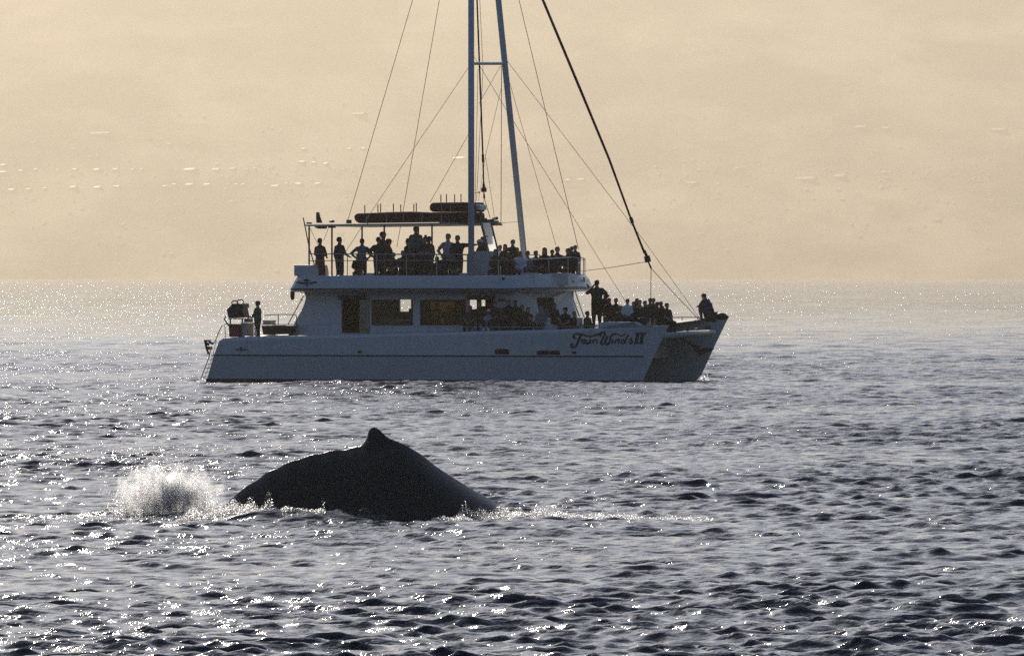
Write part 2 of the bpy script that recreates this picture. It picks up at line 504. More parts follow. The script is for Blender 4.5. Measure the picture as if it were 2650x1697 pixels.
for side in (0, 1):
    c = HC + side * BEAM_SHIFT
    rows = []
    for i in range(NS + 1):
        ring = [(ln[i][0], c - ln[i][1], ln[i][2]) for ln in lines] + [(ln[i][0], c + ln[i][1], ln[i][2]) for ln in reversed(lines)]
        rows.append([(u, v, w + HEEL * (v - HC)) for u, v, w in ring])
    m = MB().grid(rows, close=True)
    m.add(rows[0], [tuple(range(len(rows[0])))])
    h = m.build('hull', M_WHITE, boat)
    # the dark crease line that runs along the topsides
    st = []
    for i in range(0, NS + 1):
        u, b, w = lines[2][i]
        if u > U(1659, 0.3): break
        st.append((u, b, w))
    sg = -1
    dz = HEEL * (c - HC)
    rr = [[(u, c + sg * (b + 0.012), w + dz + 0.028) for u, b, w in st], [(u, c + sg * (b + 0.012), w + dz - 0.024) for u, b, w in st]]
    if side == 0: MB().grid(rr).build('crease_line', M_NAVY, h)
# dark band just at the water: hull shadow and reflection put in as colour
bt = [(ln[0], ln[1], ln[2]) for ln in lines[1]]
rr = [[(u + 0.012, HC - b - 0.03, 0.11) for u, b, w in bt], [(u, HC - b - 0.012, -0.15) for u, b, w in bt]]
MB().grid(rr).build('waterline_shade', M_NAVY, boat)

# ---- bridge deck between the hulls
DW = lambda u: sheer_w(u) - 0.03
u_aft, u_fwd = U(600, 1.7), U(1600, 1.7)
top = []
for u in np.linspace(U(590, 0), U(1662, 0.5), 22):
    v0 = hull_v(u, sheer_w(u) - .02) + .04
    top.append([(u, v0, DW(u)), (u, 2 * VCENTRE - v0, DW(u) + HEEL * 8)])
MB().grid(top).build('main_deck', M_DECK, boat)
MB().box((u_aft, 1.6, 0.85), (u_fwd, 7.3, 1.55)).build('bridge_deck', M_WHITE, boat)
# low coaming along the near bow and foredeck locker
pl = [L(1551, 848, 0.35), L(1551, 833.5, 0.35), L(1640, 833, 0.55), L(1664, 846, 0.9)]
MB().prism(pl, (0, 0.5, 0)).build('bow_coaming', M_WHITE, boat, bevel=0.02)
MB().tube([L(1559, 847, 0.15), L(1612, 843.8, 0.35), L(1690, 842.0, 0.7)], 0.02).build('toe_rail', M_STEEL, boat)

# ---- deckhouse
WALL_V, FWALL_V, NOSE_V = 1.30, 7.90, 4.45
deck_line = lambda px, v: L(px, interp(px, [740, 897, 1243, 1420, 1559], [867, 863.5, 855, 851, 847]), v)
rim = [(785, 753), (789, 761), (791.5, 770), (788, 785), (780, 804), (764, 832), (746, 866.8)]
corner = 1330
outline = [L(x, y, WALL_V) for x, y in rim] + [deck_line(900, WALL_V), deck_line(1130, WALL_V), deck_line(corner, WALL_V), L(corner, 753, WALL_V)]
def rect(x0, y0, x1, y1, v): return [L(x0, y0, v), L(x1, y0, v), L(x1, y1, v), L(x0, y1, v)]
near_holes = [rect(884, 774, 957.5, 861.5, WALL_V), rect(960.5, 774, 1069.5, 842.5, WALL_V), rect(1086.5, 774.5, 1207, 842.5, WALL_V), rect(1213, 776, 1276, 848, WALL_V)]
house = MB().prism(outline, (0, 0.07, 0), near_holes).build('deckhouse_wall', M_WHITE, boat)
# far wall: same outline, its openings are where daylight shows through
f_out = [(p.x, FWALL_V, p.z) for p in outline]
def far_rect(x0, y0, x1, y1): return rect(x0, y0, x1, y1, FWALL_V)
far_holes = [far_rect(1035, 774, 1064, 806), far_rect(1112, 779, 1188, 836), far_rect(1215, 774.5, 1234, 800), far_rect(1245, 774, 1256, 792)]
MB().prism(f_out, (0, 0.07, 0), far_holes).build('deckhouse_wall', M_WHITE, boat)
# raked front, two panels meeting on the centre line
nose_b, nose_t = L(1500, 838, NOSE_V), L(1473, 751.5, NOSE_V)
cb, ct_ = deck_line(corner, WALL_V), L(corner, 752, WALL_V)
def on_front(px, py, off=0.0):
    lo, hi = WALL_V, NOSE_V
    n = (nose_b - cb).cross(ct_ - cb).normalized()
    for _ in range(40):
        mid = (lo + hi) / 2; p = L(px, py, mid)
        # signed side of the panel
        if (p - cb).dot(n) * ((L(px, py, WALL_V) - cb).dot(n)) > 0: lo = mid
        else: hi = mid
    return L(px, py, lo) + Vector((0, -off, 0))
hole4 = [on_front(1388, 770.5), on_front(1433, 770.5), on_front(1437, 795), on_front(1441, 846), on_front(1399, 847), on_front(1393, 800)]
n4 = Vector((-0.06, 0.05, 0))
front = MB().prism([cb, nose_b, nose_t, ct_], n4, [hole4]).build('deckhouse_front', M_WHITE, boat)
def mir(p): return Vector((p[0], 2 * NOSE_V - p[1], p[2]))
MB().prism([mir(cb), mir(nose_b), mir(nose_t), mir(ct_)], (-0.06, -0.05, 0)).build('deckhouse_front', M_WHITE, boat)
MB().prism(hole4, (-0.02, 0.02, 0)).build('front_window', glass_mat('smoked_glass', (0.25, 0.25, 0.24), 0.04), front)
# clear side screen beyond the front
ws = [L(1474.5, 752.5, 3.2), L(1488, 752, 3.2), L(1512, 822, 3.2), L(1499.5, 820, 3.2)]
wsh = MB().prism(ws, (0.0, 0.012, 0)).build('windscreen_pane', M_GLASS, boat)
MB().tube([ws[0], ws[3]], 0.030).tube([ws[1], ws[2]], 0.022).build('windscreen_frame', translucent_mat('white_frame', (0.85, 0.85, 0.85), 0.55), wsh)
# cabin floor / ceiling liners and fittings inside
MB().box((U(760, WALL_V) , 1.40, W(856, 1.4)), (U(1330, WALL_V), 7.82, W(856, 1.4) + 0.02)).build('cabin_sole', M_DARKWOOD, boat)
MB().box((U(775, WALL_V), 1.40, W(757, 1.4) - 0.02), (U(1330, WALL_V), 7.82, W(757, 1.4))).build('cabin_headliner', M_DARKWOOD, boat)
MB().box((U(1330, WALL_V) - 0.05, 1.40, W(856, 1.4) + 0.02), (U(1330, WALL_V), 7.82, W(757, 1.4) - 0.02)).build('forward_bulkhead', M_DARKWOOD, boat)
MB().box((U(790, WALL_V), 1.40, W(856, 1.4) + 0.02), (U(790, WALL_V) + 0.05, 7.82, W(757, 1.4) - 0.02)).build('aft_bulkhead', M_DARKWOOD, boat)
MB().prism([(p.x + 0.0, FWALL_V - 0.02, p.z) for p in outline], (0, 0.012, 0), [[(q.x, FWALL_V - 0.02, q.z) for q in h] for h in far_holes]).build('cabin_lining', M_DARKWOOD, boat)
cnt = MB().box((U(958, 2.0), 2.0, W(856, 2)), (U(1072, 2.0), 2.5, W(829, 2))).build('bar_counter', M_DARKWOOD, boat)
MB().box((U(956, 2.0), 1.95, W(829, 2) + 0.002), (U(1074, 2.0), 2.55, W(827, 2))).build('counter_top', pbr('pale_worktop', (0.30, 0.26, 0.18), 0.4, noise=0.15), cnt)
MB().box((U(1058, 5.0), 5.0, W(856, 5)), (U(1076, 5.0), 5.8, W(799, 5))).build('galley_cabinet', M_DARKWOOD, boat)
MB().prism(far_rect(1108, 776, 1192, 839), (0, 0.006, 0)).build('added_glow_panel', M_GLOW_PANEL, boat)  # added translucent panel: backlit, it stands in for sunlit wood in the cabin
for x0, x1 in ((876, 945), (1208, 1278)):
    MB().box((U(x0, 1.2), 1.17, W(775.5, 1.25)), (U(x1, 1.2), 1.295, W(764.5, 1.25))).build('sliding_door_hood', M_NAVY, boat)
MB().box((U(1288, 1.28), 1.27, W(780, 1.29)), (U(1308, 1.28), 1.297, W(773, 1.29))).build('vent', M_NAVY, boat)
MB().prism(rect(930, 776, 957, 861, 1.40), (0, .03, 0)).build('sliding_door', glass_mat('hazy_door_glass', (0.55, 0.56, 0.58), 0.14, 0.2), boat)
for i, (x0, x1) in enumerate(((960.5, 1069.5), (1086.5, 1207))):
    fr = MB().prism(rect(x0 - 2, 772.5, x1 + 2, 844, WALL_V - .012), (0, .010, 0), [rect(x0 + .8, 775, x1 - .8, 841.8, WALL_V - .012)]).build('window_frame', M_WHITE, boat)
    MB().prism(rect(x0, 774, x1, 842.5, WALL_V + .03), (0, .008, 0)).build('window_pane', M_GLASS if i == 0 else glass_mat('bronze_glass', (0.85, 0.75, 0.55), 0.025), fr)
for x0, y0, x1, y1 in ((925, 906.5, 937, 913.5), (1280, 903, 1318, 917), (1388, 907, 1449, 918), (1480, 908.5, 1492, 916)):
    q = [on_hull(x0 + 2, y0), on_hull(x1 - 2, y0), on_hull(x1, (y0 + y1) / 2), on_hull(x1 - 2, y1), on_hull(x0 + 2, y1), on_hull(x0, (y0 + y1) / 2)]
    MB().prism(q, (0, 0.02, 0)).build('porthole', pbr('dark_port_glass', (0.01, 0.011, 0.013), 0.12), boat)

# ---- upper deck: a rounded tray over the deckhouse
VC = VCENTRE
def deck_plan(ua, ue, a, b, n=18):
    """half outline, from the middle of the stern round the near side to the middle of the bow"""
    r = 0.55
    pts = [(ua, VC), (ua, VC - b + r)]
    for k in range(1, 5):
        t = math.pi / 2 * k / 5
        pts.append((ua + r * (1 - math.cos(t)), VC - b + r - r * math.sin(t)))
    for x in np.linspace(ua + r, ue, 12): pts.append((float(x), VC - b))
    for k in range(1, n + 1):
        t = math.pi / 2 * k / n
        pts.append((ue + a * math.sin(t), VC - b * math.cos(t)))
    return pts
def full(pts): return pts + [(u, 2 * VC - v) for u, v in reversed(pts[1:-1])]
def rise(u): return interp(u, [U(1310, .5), U(1406, .5), U(1500, .5), U(1600, .5)], [0, .085, .17, .20])
UE = U(1250, .35)
def level(ua_px, py, a, b, k):
    ua = U(ua_px, .35, py)
    return [(u, v, W(py, .4) + k * rise(u)) for u, v in full(deck_plan(ua, UE, a, b))]
lv = [level(741, 756, 2.22, 3.92, .45), level(740, 752, 2.33, 4.06, .5), level(741, 746, 2.36, 4.12, .55), level(750, 727, 2.26, 4.10, .8),
      level(757, 713.5, 2.08, 4.06, 1.0), level(758.5, 712.7, 2.04, 4.02, 1.0), level(760, 713.5, 1.99, 3.98, 1.0), level(760, 738, 1.99, 3.98, .3)]
m = MB().grid(lv, close=True)
m.add(lv[0], [tuple(range(len(lv[0])))]); m.add(lv[-1], [tuple(range(len(lv[-1])))])
tray = m.build('upper_deck', M_WHITE, boat)
for ya, yb in ((746.0, 748.2), (750.4, 752.2)):
    e = 0.012
    MB().grid([level(739.6, ya, 2.36 + e, 4.12 + e - (ya - 746) * .008, .55), level(739.6, yb, 2.355 + e, 4.12 + e - (yb - 746) * .008, .53)], close=True).build('rubbing_strip', M_NAVY, tray)
def side_v(u, py):
    b = interp(py, [713, 727, 746, 752], [4.06, 4.10, 4.12, 4.06]); a = interp(py, [713, 727, 746, 752], [2.08, 2.26, 2.36, 2.33])
    if u <= UE: return VC - b
    t = min(1.0, (u - UE) / a)
    return VC - b * math.sqrt(max(0.0, 1 - t * t))
def on_tray(px, py, out=0.012):
    v = 0.4
    for _ in range(12):
        p = L(px, py, v); v = 0.5 * v + 0.5 * (side_v(p.x, py) - out)
    return L(px, py, v)
MB().prism([L(760.5, 714, .45), L(760.5, 685.5, .45), L(812, 685.5, .45), L(815.5, 700, .45), L(816, 714, .45)], (0, 1.4, 0)).build('stern_locker', M_WHITE, boat, bevel=.03)
MB().box((U(1299, .3), .30, W(725, .3)), (U(1306, .3), .345, W(738 - 18, .3) + .03)).build('side_light', M_NAVY, boat)
MB().tube([L(1519, 736, 3.4), L(1525, 743.5, 3.4)], 0.03).build('bow_fitting', M_BLACK, boat)

# rails round the upper deck
def rail_pts(px0, px1, py0, py1, n=10, inset=.10):
    out = []
    for i in range(n + 1):
        t = i / n; px = px0 + (px1 - px0) * t; py = py0 + (py1 - py0) * t
        p = on_tray(px, 714, -inset); out.append(L(px, py, p.y))
    return out
def rail(name, pts, r, mat=None):
    MB().tube(pts, r, 6).build(name, mat or M_STEEL, boat)
    MB().tube([mir(p) for p in pts], r, 6).build(name, mat or M_STEEL, boat)
rail('guard_rail', rail_pts(800, 1212, 657, 658.5), .020)
rail('guard_rail', rail_pts(800, 1330, 674.6, 674.0), .016)
rail('guard_rail', rail_pts(1330, 1480, 674, 665.5) + rail_pts(1490, 1502, 666, 668, 2), .018)
for px in (800, 899, 975, 1052, 1130, 1209):
    p = rail_pts(px, px, 712, 712, 1)[0]; q = rail_pts(px, px, 657.5, 657.5, 1)[0]; rail('rail_post', [p, q], .017)
for px, py in ((1290, 674), (1352, 672), (1420, 669.5), (1470, 667), (1501, 667.5)):
    p = rail_pts(px, px, 712, 712, 1)[0]; q = rail_pts(px, px, py, py, 1)[0]; rail('rail_post', [p, q], .017 if px < 1500 else .028)

# helm console and its tall clear screen, on the centre line
hc = MB().prism([L(1209, 713, 3.0), L(1209, 655, 3.0), L(1226, 650, 3.0), L(1283, 650, 3.0), L(1290, 668, 3.0), L(1290, 713, 3.0)], (0, 2.6, 0)).build('helm_console', M_WHITE, boat, bevel=.04)
sc = [L(1245, 577, 3.4), L(1271, 577, 3.4), L(1289, 651, 3.4), L(1264, 651, 3.4)]
scr = MB().prism(sc, (0, .015, 0)).build('vinyl_screen', M_VINYL, boat)
MB().tube([sc[0], sc[3]], .045).tube([sc[1], sc[2]], .035).tube([L(1262, 612, 3.38), L(1258, 612, 3.38)], .03).build('screen_post', M_DKSTEEL, scr)

# ---- hard top on posts
RV0, RV1 = 1.0, 7.9
def roof_w(u): return interp(u, [U(787, RV0), U(1136, RV0)], [W(582, RV0, 790), W(577.3, RV0, 1130)])
ru = np.linspace(U(787, RV0), U(1136, RV0), 12)
rows = []
for u in ru:
    w = roof_w(u); rows.append([(u, RV0, w - .045), (u, RV0 - .01, w), (u, RV0 + .05, w + .03), (u, VC, w + .06), (u, RV1 - .05, w + .03), (u, RV1 + .01, w), (u, RV1, w - .045)])
m = MB().grid(rows, close=True); m.add(rows[0], [tuple(range(7))]); m.add(rows[-1], [tuple(range(7))])
roof = m.build('hard_top', pbr('grey_hard_top', (0.20, 0.20, 0.17), 0.6, noise=0.2), boat)
for px, v in ((800, 1.15), (859, 1.15), (994.5, 1.15), (1118, 1.15), (937, 7.7), (1082.6, 7.7), ):
    u = U(px, v, 650)
    MB().tube([(u, v, W(738, v)), (u, v, roof_w(u) - .03)], .034, 8).build('roof_post', M_DKSTEEL, boat)
MB().tube([L(784.5, 563, 1.1), L(789, 584, 1.1), L(800, 640, 1.1), L(815, 690, 1.1)], .022).build('antenna', M_DKSTEEL, boat)
MB().tube([L(802, 590, 1.2), L(826, 640, 1.2)], .008).tube([L(850, 590, 1.2), L(838, 622, 1.2)], .008).build('brace_wire', M_DKSTEEL, boat)
# fittings on and under the hard top
MB().prism([L(818, 549, 2), L(824, 549, 2), L(826, 560, 2), L(832, 577, 2), L(818.5, 577, 2), L(817.5, 562, 2)], (0, .12, 0)).build('loud_hailer', M_BLACK, boat, bevel=.01)
MB().ball(L(859, 573, 3), .10, sc=(1.2, 1, .5)).build('antenna_dome', M_BLACK, boat, smooth=True)
MB().box(L(896, 579, 2.6), L(910, 569, 3.0)).build('roof_box', M_BLACK, boat)
MB().prism([L(812, 586, 1.6), L(840, 586, 1.6), L(838, 592, 1.6), L(824, 592, 1.6), L(818, 590, 1.6)], (0, .3, 0)).build('deck_speaker', M_DKSTEEL, boat)
MB().prism([L(848, 585, 1.6), L(862, 585, 1.6), L(861, 590, 1.6), L(849, 590, 1.6)], (0, .3, 0)).build('deck_speaker', M_DKSTEEL, boat)
MB().box(L(793, 579.5, 1.4), L(807, 575.5, 1.9)).build('roof_hatch', M_BLACK, boat)
# pegs of the board rack
for x, y0, y1 in ((944, 531, 553), (978, 529, 549), (985, 527, 549), (1018, 526.5, 549), (1037, 529, 549), (1071, 528, 548), (1077.5, 525.5, 548), (1141, 503.5, 526), (1155.5, 502, 526), (1176.5, 503, 526), (1193, 502, 526)):
    MB().tube([L(x, y0, 3.6), L(x, y1 + 22, 3.6)], .020).build('rack_peg', M_DKSTEEL, boat)
# forward rack of the roof, radar pod
rk = MB().tube([L(1243, 566, 4.0), L(1262, 570, 4.0), L(1288, 567, 4.0)], .03).tube([L(1242, 574, 4.0), L(1262, 572, 4.0), L(1290, 573, 4.0)], .03).tube([L(1258, 564, 4.0), L(1258, 575, 4)], .035).tube([L(1276, 563, 4.0), L(1276, 574, 4)], .03).tube([L(1281, 566, 4.0), L(1288, 563.5, 4)], .05)
rk.build('roof_rack', M_DKSTEEL, boat)
MB().box(L(1200, 578.5, 4.0), L(1291, 572.5, 4.12)).build('visor', M_GREY, boat)
MB().tube([L(1273, 580, 4.2), L(1281, 578.5, 4.2), L(1297, 576.5, 4.2)], .022).tube([L(1276, 576, 4.2), L(1277, 584, 4.2)], .05).build('visor_arm', M_BLACK, boat)
MB().prism([L(1222, 529, 3.6), L(1240, 529.5, 3.6), L(1242.5, 534, 3.6), L(1242.5, 543, 3.6), L(1222, 545, 3.6)], (0, .7, 0)).build('pod_cover', M_WHITE, boat, bevel=.02)
MB().tube([L(1228, 544, 3.9), L(1231, 575, 3.9)], .06).tube([L(1244, 547, 3.9), L(1241.5, 575, 3.9)], .05).tube([L(1230, 566, 3.9), L(1243, 556, 3.9)], .035).build('pod_stand', M_DKSTEEL, boat)

# ---- twin-legged mast and rigging
APEX = L(1219, -700, VC)
leg0 = L(1219.5, 716, 1.3); leg1 = L(1362, 716, 7.5)
def leg_at(leg, py):
    lo, hi = 0.0, 1.0
    for _ in range(40):
        t = (lo + hi) / 2; p = leg.lerp(APEX, t); Y = BY0 - p.x * ST + p.y * CT
        if HOR + (CAM_H - p.z) / Y * F > py: lo = t
        else: hi = t
    return leg.lerp(APEX, lo)
for lg, r in ((leg0, .112), (leg1, .112)):
    MB().tube([lg, leg_at(lg, 300), leg_at(lg, -650)], [r, r * 1.02, r * .95], 12).build('mast_leg', M_MAST, boat, smooth=True)
MB().tube([leg_at(leg0, 165), leg_at(leg1, 165)], .055, 8).build('mast_spreader', M_MAST, boat)
MB().ball(leg_at(leg1, 165), .16, sc=(.7, .7, .7)).build('spreader_bracket', M_MAST, boat)
def wire(name, pts, r, mat=M_WIRE): return MB().tube(pts, r, 5).build(name, mat, boat)
T = APEX
def Lp(x, y, v): return L(x, y, v)
# thin stays and shrouds, in photograph order from the stern
wire('stay', [Lp(1068, 0, 3.2), Lp(900, 571, 1.6)], .011)
wire('stay', [Lp(1137, 0, 4.0), Lp(1027, 640, 7.0)], .011)
wire('stay', [leg_at(leg0, 165), Lp(973, 530, 1.4), Lp(884, 668, .8)], .009)
wire('stay', [leg_at(leg0, 336), Lp(1113, 524, 3.8)], .009)
wire('stay', [Lp(1241.5, 0, VC), Lp(1250, 177, VC), Lp(1242, 340, VC), Lp(1233, 520, VC)], .009)
wire('stay', [Lp(1227.5, 148, 2.2), Lp(1311, 286, 4.2), Lp(1470, 540, 6.4), Lp(1564, 693, 7.4), Lp(1620, 782, 8.0)], .009)
wire('stay', [leg_at(leg1, 148), Lp(1668, 625, 6.8), Lp(1812, 826, 7.9)], .009)
wire('stay', [Lp(1343, 0, 5.2), Lp(1497, 645, 2.2)], .012)
wire('stay', [leg_at(leg1, 173), Lp(1439, 636, 8.2)], .009)
wire('stay', [Lp(1298, 170, 5.2), Lp(1296.5, 577, 4.2)], .013)
wire('stay', [Lp(1296.5, 577, 4.2), Lp(1345, 573.5, 7.3)], .008)
wire('stay', [Lp(1295, 172, 5.4), Lp(1240, 268, VC)], .008)
wire('stay', [Lp(1298, 225, 5.4), Lp(1259, 391, VC), Lp(1238, 520, 4.0)], .008)
wire('stay', [Lp(1237, 180, 3.6), Lp(1229, 560, 3.4)], .009)
wire('stay', [Lp(1256, 400, VC), Lp(1280, 566, 4.2)], .008)
# inner furled sail
fs = MB().tube([Lp(1232, -150, VC), Lp(1234.5, 0, VC), Lp(1243.5, 240, VC), Lp(1249.5, 400, VC), Lp(1252, 484, VC)], [.030, .030, .032, .030, .024], 7).build('staysail', M_SAIL, boat)
MB().tube([Lp(1249.5, 400, VC), Lp(1250.2, 420, VC)], .050, 8).build('furler_swivel', M_BLACK, fs)
MB().tube([Lp(1251.5, 468, VC), Lp(1252, 486.5, VC)], [.025, .065], 8).tube([Lp(1252, 486, VC), Lp(1252.3, 497, VC)], .105, 10).build('furler_drum', M_BLACK, fs)
MB().tube([Lp(1252.3, 497, VC), Lp(1253, 513, VC)], [.02, .045], 6).tube([Lp(1253, 513, VC), Lp(1268.5, 564, 4.2)], .013).tube([Lp(1253, 513, VC), Lp(1246, 560, 4.0)], .008).tube([Lp(1229, 498.6, 3), Lp(1240, 498, VC)], .01).ball(Lp(1239, 498, VC), .035).build('furler_bridle', M_BLACK, fs)
# forestay with its furled jib, drum and bridle
fj = MB().tube([Lp(1367, -80, VC), Lp(1404.5, 0, VC), Lp(1500, 228, VC), Lp(1576, 411, VC), Lp(1634, 570, VC), Lp(1668, 655, VC)], [.050, .051, .052, .046, .038, .045], 8).build('furled_jib', M_SAIL, boat, smooth=True)
MB().tube([Lp(1632, 563, VC), Lp(1637, 577, VC)], .065, 8).build('furler_swivel', M_BLACK, fj)
MB().tube([Lp(1667, 648, VC), Lp(1674, 664, VC)], .055, 8).tube([Lp(1673.5, 663, VC), Lp(1677.5, 678, VC)], .115, 10).build('furler_drum', M_BLACK, fj)
MB().tube([Lp(1678, 678, VC), Lp(1685, 694, VC)], [.03, .035], 6).build('bridle_shackle', M_BLACK, fj)
wire('bridle', [Lp(1685, 694, VC), Lp(1684, 790, 4.0)], .014)
wire('bridle', [Lp(1685, 694, VC), Lp(1742, 757, 6.0), Lp(1806, 824, 7.6)], .014)
wire('furling_line', [Lp(1669, 678, VC), Lp(1580, 692.5, 3.2), Lp(1501, 702, 2.6)], .013)

# ---- bow: crossbeam, net, anchor, rail on the far bow
cbm = MB().prism([L(1713, 878, .95), L(1717, 862, .95), L(1730, 860, 1.2), L(1730, 876, 1.2)], (0, .2, 0))
p0, p1 = L(1719, 870, 1.0), L(1846, 860.5, 6.9)
MB().tube([p0, p0.lerp(p1, .5) + Vector((0, 0, .02)), p1], [.12, .115, .11], 8).build('crossbeam', M_GREY, boat, smooth=True)
MB().box((U(1700, 1.0), 1.7, 1.62), (U(1712, 1.0), 7.2, 1.70)).build('net_frame', M_GREY, boat)
nv = [[(u, v, 1.72 - .10 * math.sin(math.pi * (v - 1.8) / 5.3)) for v in np.linspace(1.8, 7.1, 9)] for u in np.linspace(U(1570, 1.0), U(1702, 1.0), 6)]
MB().grid(nv).build('bow_net', pbr('dark_netting', (0.05, 0.05, 0.045), 0.9, noise=0.4, nscale=30), boat)
for pts in ([(1722, 865.5, 1.4), (1736, 863, 2.1), (1748, 860.5, 2.6)], [(1770, 854.5, 3.6), (1778, 860, 4), (1790, 859.5, 4.6), (1800, 855, 5.2)]):
    MB().tube([L(*p) for p in pts], .014).build('mooring_line', translucent_mat('white_rope', (.8, .8, .78), .5), boat)
for x, y, v in ((1750, 858.5, 2.7), (1772, 861.5, 3.7), (1803, 852.5, 5.3)):
    MB().ball(L(x, y, v), .07, sc=(1.3, 1, .8)).build('beam_block', M_BLACK, boat)
MB().box(L(1824, 868, 6.9), L(1841, 842, 7.0)).build('anchor_locker', M_DKSTEEL, boat)
an = MB().prism([L(1786, 890, 6.2), L(1803, 893, 6.2), L(1812, 902, 6.2), L(1838, 899, 6.2), L(1848, 902, 6.2), L(1838, 908, 6.2), L(1822, 917, 6.2), L(1812, 922, 6.2), L(1803, 914, 6.2), L(1794, 903, 6.2)], (0, .10, 0)).build('anchor', pbr('galvanised_anchor', (.10, .10, .10), .5, metal=.5, noise=.3), boat, bevel=.015)
MB().tube([L(1785, 888, 6.2), L(1760, 873, 4.8)], .05).tube([L(1790, 893, 6.1), L(1815, 895.5, 6.1)], .016).build('anchor_shank', M_DKSTEEL, an)
MB().tube([L(1729, 821.5, 7.2), L(1770, 821, 7.3), L(1806, 821, 7.5), L(1818, 822, 7.6)], .020).tube([L(1765, 821, 7.3), L(1765, 829, 7.3)], .016).tube([L(1806, 821, 7.5), L(1806, 828, 7.5)], .02).build('bow_rail', M_DKSTEEL, boat)
MB().ball(L(1866, 818, 7.9), .22, sc=(1.1, .8, .6)).ball(L(1876, 820, 7.9), .13, sc=(1.2, .8, .6)).build('rope_coil', M_BLACK, boat, smooth=True)
MB().prism([L(1804, 828, 7.5), L(1812, 823.5, 7.5), L(1830, 823.5, 7.5), L(1834, 828, 7.5)], (0, .5, 0)).build('bow_cleat', M_BLACK, boat)

_s = L(1842, 828, 7.9); MB().box((_s.x - .16, 7.72, _s.z - .05), (_s.x + .20, 8.1, _s.z + .30)).build('bow_seat', M_BLACK, boat, bevel=.02)

# ---- stern: ladder, davit bracket, bins, rails
def stern_tube(name, pts, r, mat=M_DKSTEEL): return MB().tube([L(*p) for p in pts], r, 6).build(name, mat, boat)
lad = stern_tube('swim_ladder', [(518.5, 984, .5), (541, 924, .5), (545, 905, .5)], .018)
MB().tube([L(529, 980, .5), L(551, 921, .5), L(556, 895, .5), L(560, 880, .5)], .022).build('ladder_rail', translucent_mat('white_tube', (.8, .8, .8), .4), lad)
for k in range(6):
    y = 975 - k * 11; x = 522 + (984 - y) * .375
    MB().tube([L(x, y, .5), L(x + 9.5, y - 1, .5)], .016).build('rung', M_STEEL, lad)
MB().box(L(527.5, 884, .55), L(546, 879, .95)).tube([L(531, 884, .6), L(535, 902, .6), L(540, 916, .6)], .045).tube([L(531, 886, .6), L(541, 892, .6)], .05).tube([L(541, 884, .6), L(552, 890, .6)], .045).box(L(534, 905, .6), L(550, 896, .9)).build('davit_bracket', M_BLACK, boat)
stern_tube('stern_rail', [(553, 888, .3), (558, 880, .3), (566, 860, .3), (574, 843, .3), (582, 839, .3), (583, 873, .3)], .016)
stern_tube('stern_rail', [(584, 818, .3), (580, 826, .3), (586, 834, .3), (592, 842, .3)], .03)
stern_tube('stern_rail', [(583, 838.5, .25), (700, 839, .25), (858, 839.5, .25)], .013, M_STEEL)
stern_tube('stern_rail', [(684, 816, .4), (700, 815.2, .4), (720, 813.6, .4), (740, 813.6, .4), (765, 814.5, .4), (767.5, 818, .4), (767.5, 866, .4)], .017)
stern_tube('rail_post', [(720, 814, .4), (720, 839, .4)], .018)
stern_tube('rail_post', [(852, 839, .3), (853, 862, .3)], .016, M_STEEL)
stern_tube('side_rail', [(961, 842, .3), (1070, 843.5, .3), (1210, 845.5, .3), (1400, 846.5, .25), (1545, 843, .25)], .012, M_STEEL)
for px in (990, 1110, 1292, 1382, 1530): stern_tube('rail_post', [(px, 844.5, .3), (px, 858, .3)], .014, M_STEEL)
stern_tube('stair_rail', [(787, 764, 1.1), (780, 776, 1.1), (746, 838, 1.1)], .018)
stern_tube('stair_rail', [(777, 775, 1.1), (783, 776.5, 1.1)], .018)
MB().prism([L(751, 753, 1.0), L(760, 753, 1.0), L(759.5, 770, 1.0), L(757, 776.5, 1.0), L(753, 776, 1.0), L(751, 768, 1.0)], (0, .12, 0)).build('hanging_lamp', M_BLACK, boat, bevel=.01)

# ---- lettering and emblems
def stroke(pts, hw, proj, close=False):
    """flat brush stroke through pixel points; half widths hw (number or list)"""
    n = len(pts); hs = hw if isinstance(hw, (list, tuple)) else [hw] * n
    m = []
    for i in range(n):
        a = pts[max(i - 1, 0)] if not close else pts[(i - 1) % n]; b = pts[min(i + 1, n - 1)] if not close else pts[(i + 1) % n]
        dx, dy = b[0] - a[0], b[1] - a[1]; d = math.hypot(dx, dy) or 1
        m.append((proj(pts[i][0] - dy / d * hs[i], pts[i][1] + dx / d * hs[i]), proj(pts[i][0] + dy / d * hs[i], pts[i][1] - dx / d * hs[i])))
    vs = [p for q in m for p in q]; fs = []
    for i in range(n if close else n - 1):
        j = (i + 1) % n; fs.append((2 * i, 2 * i + 1, 2 * j + 1, 2 * j))
    return vs, fs
def smooth_pts(pts, k=4):
    out = []
    for i in range(len(pts) - 1):
        p0, p1, p2, p3 = pts[max(i - 1, 0)], pts[i], pts[i + 1], pts[min(i + 2, len(pts) - 1)]
        for j in range(k):
            t = j / k
            out.append(tuple(.5 * (2 * p1[c] + (p2[c] - p0[c]) * t + (2 * p0[c] - 5 * p1[c] + 4 * p2[c] - p3[c]) * t * t + (3 * p1[c] - p0[c] - 3 * p2[c] + p3[c]) * t ** 3) for c in (0, 1)))
    return out + [pts[-1]]
def ring(cx, cy, rx, ry, n=14, slant=.12): return [(cx + rx * math.cos(2 * math.pi * i / n) - slant * ry * math.sin(2 * math.pi * i / n), cy + ry * math.sin(2 * math.pi * i / n)) for i in range(n)]
